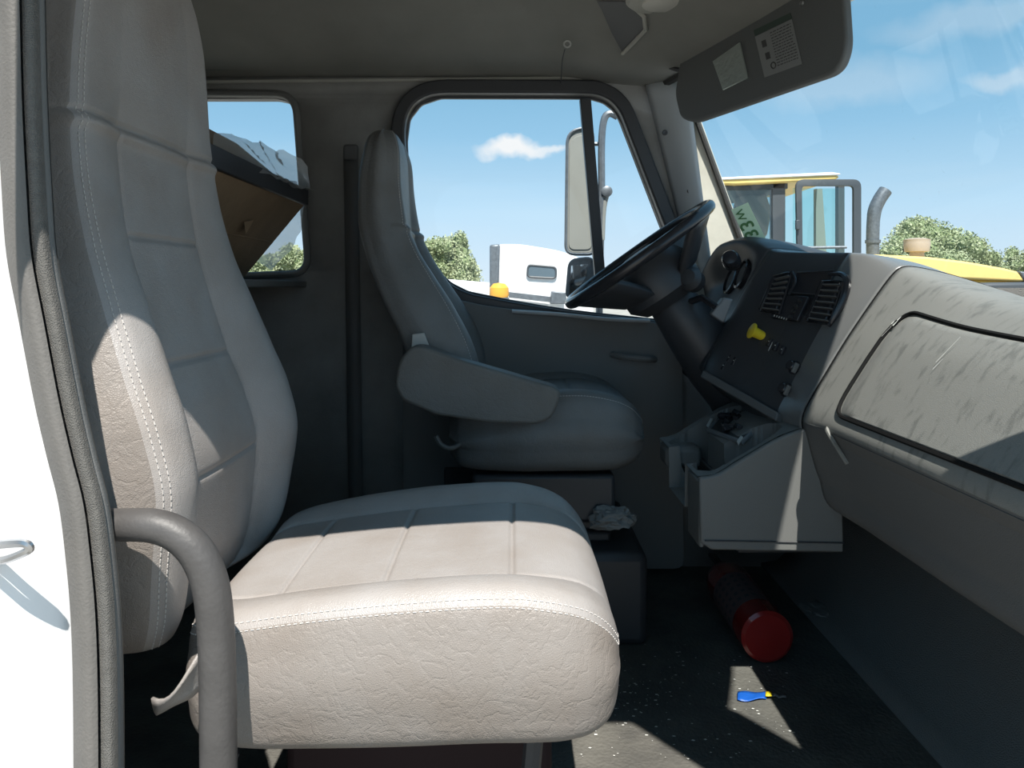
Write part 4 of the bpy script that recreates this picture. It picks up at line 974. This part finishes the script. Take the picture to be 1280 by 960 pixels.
b = MB(); b.prism([P(x, y, 11.0) for x, y in ((480, 346), (560, 349), (622, 354), (622, 425), (480, 425))], (0, 2.2, 0)); b.build('body', M['white'], wb, bevel=.04)
for x in (-1.2, -.4):
    b = MB(); b.lathe(W(x-.6, 10.95, -EYE+.5), (0, 1, 0), [(0, .2), (0, .5), (.3, .5), (.3, 0)], 24); b.build('wheel', M['rubber'], wb)
bc = thing('beacon', P(624, 372, 7.5), 'orange round beacon in front of the white truck', 'beacon')
b = MB(); b.lathe(P(624, 372, 7.5), (0, 0, 1), [(0, .09), (.03, .10), (.10, .095), (.14, .06), (.15, 0)], 18); b.build('dome', M['orange'], bc)
b = MB(); b.lathe(P(624, 372, 7.5), (0, 0, -1), [(0, .10), (.06, .11), (.10, .04), (1.86, .04), (1.88, .2), (1.94, .2), (1.94, 0)], 18); b.build('post', M['grey_metal'], bc)

# yellow wheel loader beyond the windshield
Yl = 9.5
ld_ = thing('wheel_loader', W(4.6, Yl, -EYE), 'yellow wheel loader with glazed cab beyond the windshield', 'loader')
def LP(px, py, dy=0): return P(px, py, Yl+dy)
b = MB(); b.prism([LP(x, y, -.1) for x, y in ((895, 225), (1045, 218), (1050, 221), (1044, 225), (920, 231), (895, 230))], (0, 1.7, 0)); b.build('roof', M['cat_yellow'], ld_, bevel=.02)
b = MB(); b.prism([LP(x, y, -.12) for x, y in ((895, 222), (1040, 215), (1052, 217), (1048, 219), (895, 225))], (0, 1.74, 0)); b.build('roof_cap', M['white'], ld_, bevel=.01)
for x0, x1, dy in ((898, 904, 0), (966, 982, 0), (898, 904, 1.5), (966, 976, 1.5), (1048, 1056, 1.5)):
    b = MB(); b.prism([LP(x, y, dy) for x, y in ((x0, 228), (x1, 228), (x1, 420), (x0, 420))], (0, .12, 0)); b.build('cab_post', M['cat_black'], ld_, bevel=.01)
b = MB(); b.prism([LP(x, y, 0) for x, y in ((895, 227), (985, 226), (985, 236), (895, 238))], (0, 1.6, 0)); b.build('roof_frame', M['cat_black'], ld_, bevel=.01)
fr_ = round_poly([(985, 228, 10), (1064, 228, 10), (1064, 330, 4), (987, 330, 4)], 8, 5); hl = round_poly([(992, 236, 5), (1055, 236, 5), (1055, 330, 2), (993, 330, 2)], 6, 4)
def pl(px, py): return ((px-640)*Yl/F, (HOR-py)*Yl/F)
dfr = plate([pl(p.x, p.y) for p in fr_], [[pl(p.x, p.y) for p in hl]], lambda u, v, w: W(u, Yl-.25+w, v), .05, 'door_frame', M['cat_black'], ld_, bevel=.01)
b = MB(); b.add([LP(x, y, -.24) for x, y in ((991, 235), (1056, 235), (1056, 332), (991, 332))], [(0, 1, 2, 3)]); b.build('door_glass', M['cyan_glass'], ld_)
b = MB(); b.tube([LP(988, 310, -.3), LP(1058, 309, -.3)], .02, 6); b.build('grab_rail', M['grey_metal'], ld_)
b = MB(); b.box(LP(997, 281, -.3), (.05, .05, .12)); b.build('door_latch', M['cat_black'], ld_, bevel=.01)
b = MB(); b.prism([LP(x, y, .6) for x, y in ((1020, 236), (1028, 236), (1034, 330), (1020, 330))], (0, .08, 0)); b.build('inner_post', M['cat_in'], ld_)
b = MB(); b.prism([LP(x, y, .5) for x, y in ((930, 300), (960, 296), (966, 262), (958, 240), (932, 240), (928, 262))], (0, .5, 0)); b.build('operator_seat', M['cat_in'], ld_, bevel=.05)
b = MB(); b.add([LP(x, y, 1.62) for x, y in ((903, 236), (1050, 236), (1050, 330), (903, 330))], [(0, 1, 2, 3)]); b.build('rear_glass', M['cyan_glass'], ld_)
b = MB(); b.add([LP(x, y, .03) for x, y in ((903, 236), (968, 236), (968, 330), (903, 330))], [(0, 1, 2, 3)]); b.build('side_glass', glass('smoked_glass', (.55, .66, .70), .12), ld_)
b = MB(); b.prism([LP(x, y, 0) for x, y in ((895, 326), (1068, 326), (1068, 430), (895, 430))], (0, 1.6, 0)); b.build('cab_base', M['cat_yellow'], ld_, bevel=.03)
ho = [(1066, 318), (1100, 318), (1160, 321), (1210, 327), (1255, 335), (1272, 339), (1284, 352), (1200, 349), (1120, 342)]
b = MB(); b.prism([LP(x, y, 0) for x, y in ho], (0, 1.5, 0)); b.build('hood', M['cat_yellow'], ld_, bevel=.03)
b = MB(); b.prism([LP(x, y, .04) for x, y in ((1066, 340), (1120, 342), (1200, 349), (1284, 352), (1284, 372), (1066, 372))], (0, 1.42, 0)); b.build('hood_side', M['orange'] if False else mat('loader_amber', (.75, .42, .06), .5), ld_, bevel=.02)
b = MB(); b.prism([LP(x, y, -.02) for x, y in ((1275, 339), (1320, 343), (1320, 375), (1284, 356))], (0, 1.54, 0)); b.build('grille', M['grey_metal'], ld_, bevel=.02)
b = MB(); b.prism([LP(x, y, -.25) for x, y in ((1190, 358), (1240, 353), (1330, 352), (1330, 420), (1190, 420))], (0, .5, 0)); b.build('fender', M['cat_black'], ld_, bevel=.04)
b = MB(); b.box(W(5.2, Yl+.75, -1.1), (4.2, 1.4, 1.0)); b.build('chassis', M['cat_black'], ld_, bevel=.05)
for x in (3.6, 6.6):
    for y in (Yl-.1, Yl+1.3):
        b = MB(); b.lathe(W(x, y-.25, -EYE+.8), (0, 1, 0), [(0, .3), (0, .72), (.06, .8), (.44, .8), (.5, .72), (.5, 0)], 28); wo = b.build('wheel', M['rubber'], ld_)
        b = MB(); b.lathe(W(x, y-.26, -EYE+.8), (0, 1, 0), [(0, 0), (0, .3), (.02, .38), (.1, .38), (.1, 0)], 24); b.build('wheel_hub', M['cat_yellow'], wo)
b = MB(); b.tube(smooth_path([LP(1091, 322, .6), LP(1091, 290, .6), LP(1093, 265, .6), LP(1099, 250, .6), LP(1107, 238, .6)], 5), [.085]*9+[.088]*12, 14); b.build('exhaust_stack', M['grey_metal'], ld_)
b = MB(); b.tube([LP(1091, 300, .6), LP(1091, 304, .6)], .10, 14); b.build('exhaust_collar', M['grey_metal'], ld_)
b = MB(); b.lathe(LP(1146, 322, .5), (0, 0, 1), [(0, .09), (.07, .09), (.08, .15), (.19, .165), (.2, .16), (.24, .165), (.26, .1), (.26, 0)], 20); b.build('air_precleaner', mat('precleaner_tan', (.42, .34, .26), .5), ld_)

# trees
def tree(c, lobes, trunk_h, label, nleaf, leafsize, seed, gp=None):
    r_ = np.random.RandomState(seed); t = thing('leafy_tree', Vector((c[0], c[1], 0)), label, 'tree', gp)
    b = MB(); b.tube([Vector((c[0], c[1], 0)), Vector((c[0]+.1, c[1], trunk_h*.6)), Vector((c[0], c[1], trunk_h))], [.3, .24, .16], 10); b.build('trunk', M['bark'], t)
    for k, lb in enumerate(lobes[:3]):
        pass
    big = lobes; lobes = []
    for (x, y, z, rx, rz) in big:
        lobes.append((x, y, z, rx*.72, rz*.72))
        for k in range(9):
            d = r_.randn(3); d /= np.linalg.norm(d); q_ = .62+.2*r_.rand(); f_ = .26+.2*r_.rand()
            lobes.append((x+d[0]*rx*q_, y+d[1]*rx*q_, z+d[2]*rz*q_, rx*f_, rz*f_*1.1))
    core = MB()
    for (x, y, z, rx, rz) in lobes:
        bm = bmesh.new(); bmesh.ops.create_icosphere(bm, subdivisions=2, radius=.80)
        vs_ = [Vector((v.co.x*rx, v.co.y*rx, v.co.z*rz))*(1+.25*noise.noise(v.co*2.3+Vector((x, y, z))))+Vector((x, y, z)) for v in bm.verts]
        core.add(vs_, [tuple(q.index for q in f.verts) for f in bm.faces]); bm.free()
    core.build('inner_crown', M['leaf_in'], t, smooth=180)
    n = 0; tot = sum(l[3]*l[3] for l in lobes); V_ = []; F_ = []
    for (x, y, z, rx, rz) in lobes:
        m_ = int(nleaf*rx*rx/tot)
        d = r_.randn(m_, 3); d /= np.linalg.norm(d, axis=1)[:, None]; rad_ = (.72+.5*r_.rand(m_)**1.5)[:, None]
        p = d*rad_*np.array([rx, rx, rz])+np.array([x, y, z])
        a = r_.randn(m_, 3); a /= np.linalg.norm(a, axis=1)[:, None]; bb = np.cross(a, r_.randn(m_, 3)); bb /= np.linalg.norm(bb, axis=1)[:, None]
        s = (leafsize*(.6+.8*r_.rand(m_)))[:, None]
        A2, B2 = a*s, bb*s*.55; V_.append(np.stack([p-A2, p+B2, p+A2, p-B2], 1).reshape(-1, 3))
    V_ = np.concatenate(V_); me = D.meshes.new('foliage'); nq = len(V_)//4
    me.vertices.add(len(V_)); me.vertices.foreach_set('co', (V_-np.array(t.location)).ravel())
    me.loops.add(nq*4); me.loops.foreach_set('vertex_index', np.arange(nq*4)); me.polygons.add(nq); me.polygons.foreach_set('loop_start', np.arange(nq)*4)
    me.update(calc_edges=True); me.validate(); me.materials.append(M['leaf'])
    o = D.objects.new('foliage', me); COL.objects.link(o); o.parent = t; o['kind'] = 'stuff'
    return t
def lobe(px, py, Y, rpx, rpy): 
    p = P(px, py, Y); return (p.x, p.y, p.z, rpx*Y/F, rpy*Y/F)
Y1 = 30.
c = P(1165, 330, Y1); tree((c.x, Y1), [lobe(1130, 312, Y1, 36, 32), lobe(1165, 300, Y1+1, 44, 30), lobe(1195, 312, Y1, 36, 32), lobe(1222, 330, Y1, 26, 20), lobe(1110, 335, Y1, 26, 28), lobe(1165, 345, Y1, 70, 30)], 2.6, 'large round tree rising behind the loader hood', 42000, .055, 1)
c = P(1262, 340, 45); tree((c.x, 45), [lobe(1240, 345, 45, 26, 22), lobe(1275, 335, 45, 26, 26), lobe(1305, 338, 45, 26, 26)], 2.4, 'small far tree at the right edge beyond the loader', 14000, .07, 2)
Y2 = 26.
c = P(555, 345, Y2); tree((c.x, Y2), [lobe(530, 330, Y2, 30, 34), lobe(558, 318, Y2, 24, 28), lobe(578, 318, Y2, 14, 26), lobe(580, 345, Y2, 28, 26), lobe(545, 355, Y2, 46, 30)], 2.2, 'bushy tree seen through the driver window beside the white truck', 30000, .05, 3)
Y3 = 22.
c = P(360, 340, Y3); tree((c.x, Y3), [lobe(362, 326, Y3, 22, 24), lobe(335, 345, Y3, 30, 26), lobe(385, 340, Y3, 24, 28)], 2.0, 'light green bush seen through the rear side window', 14000, .045, 4)
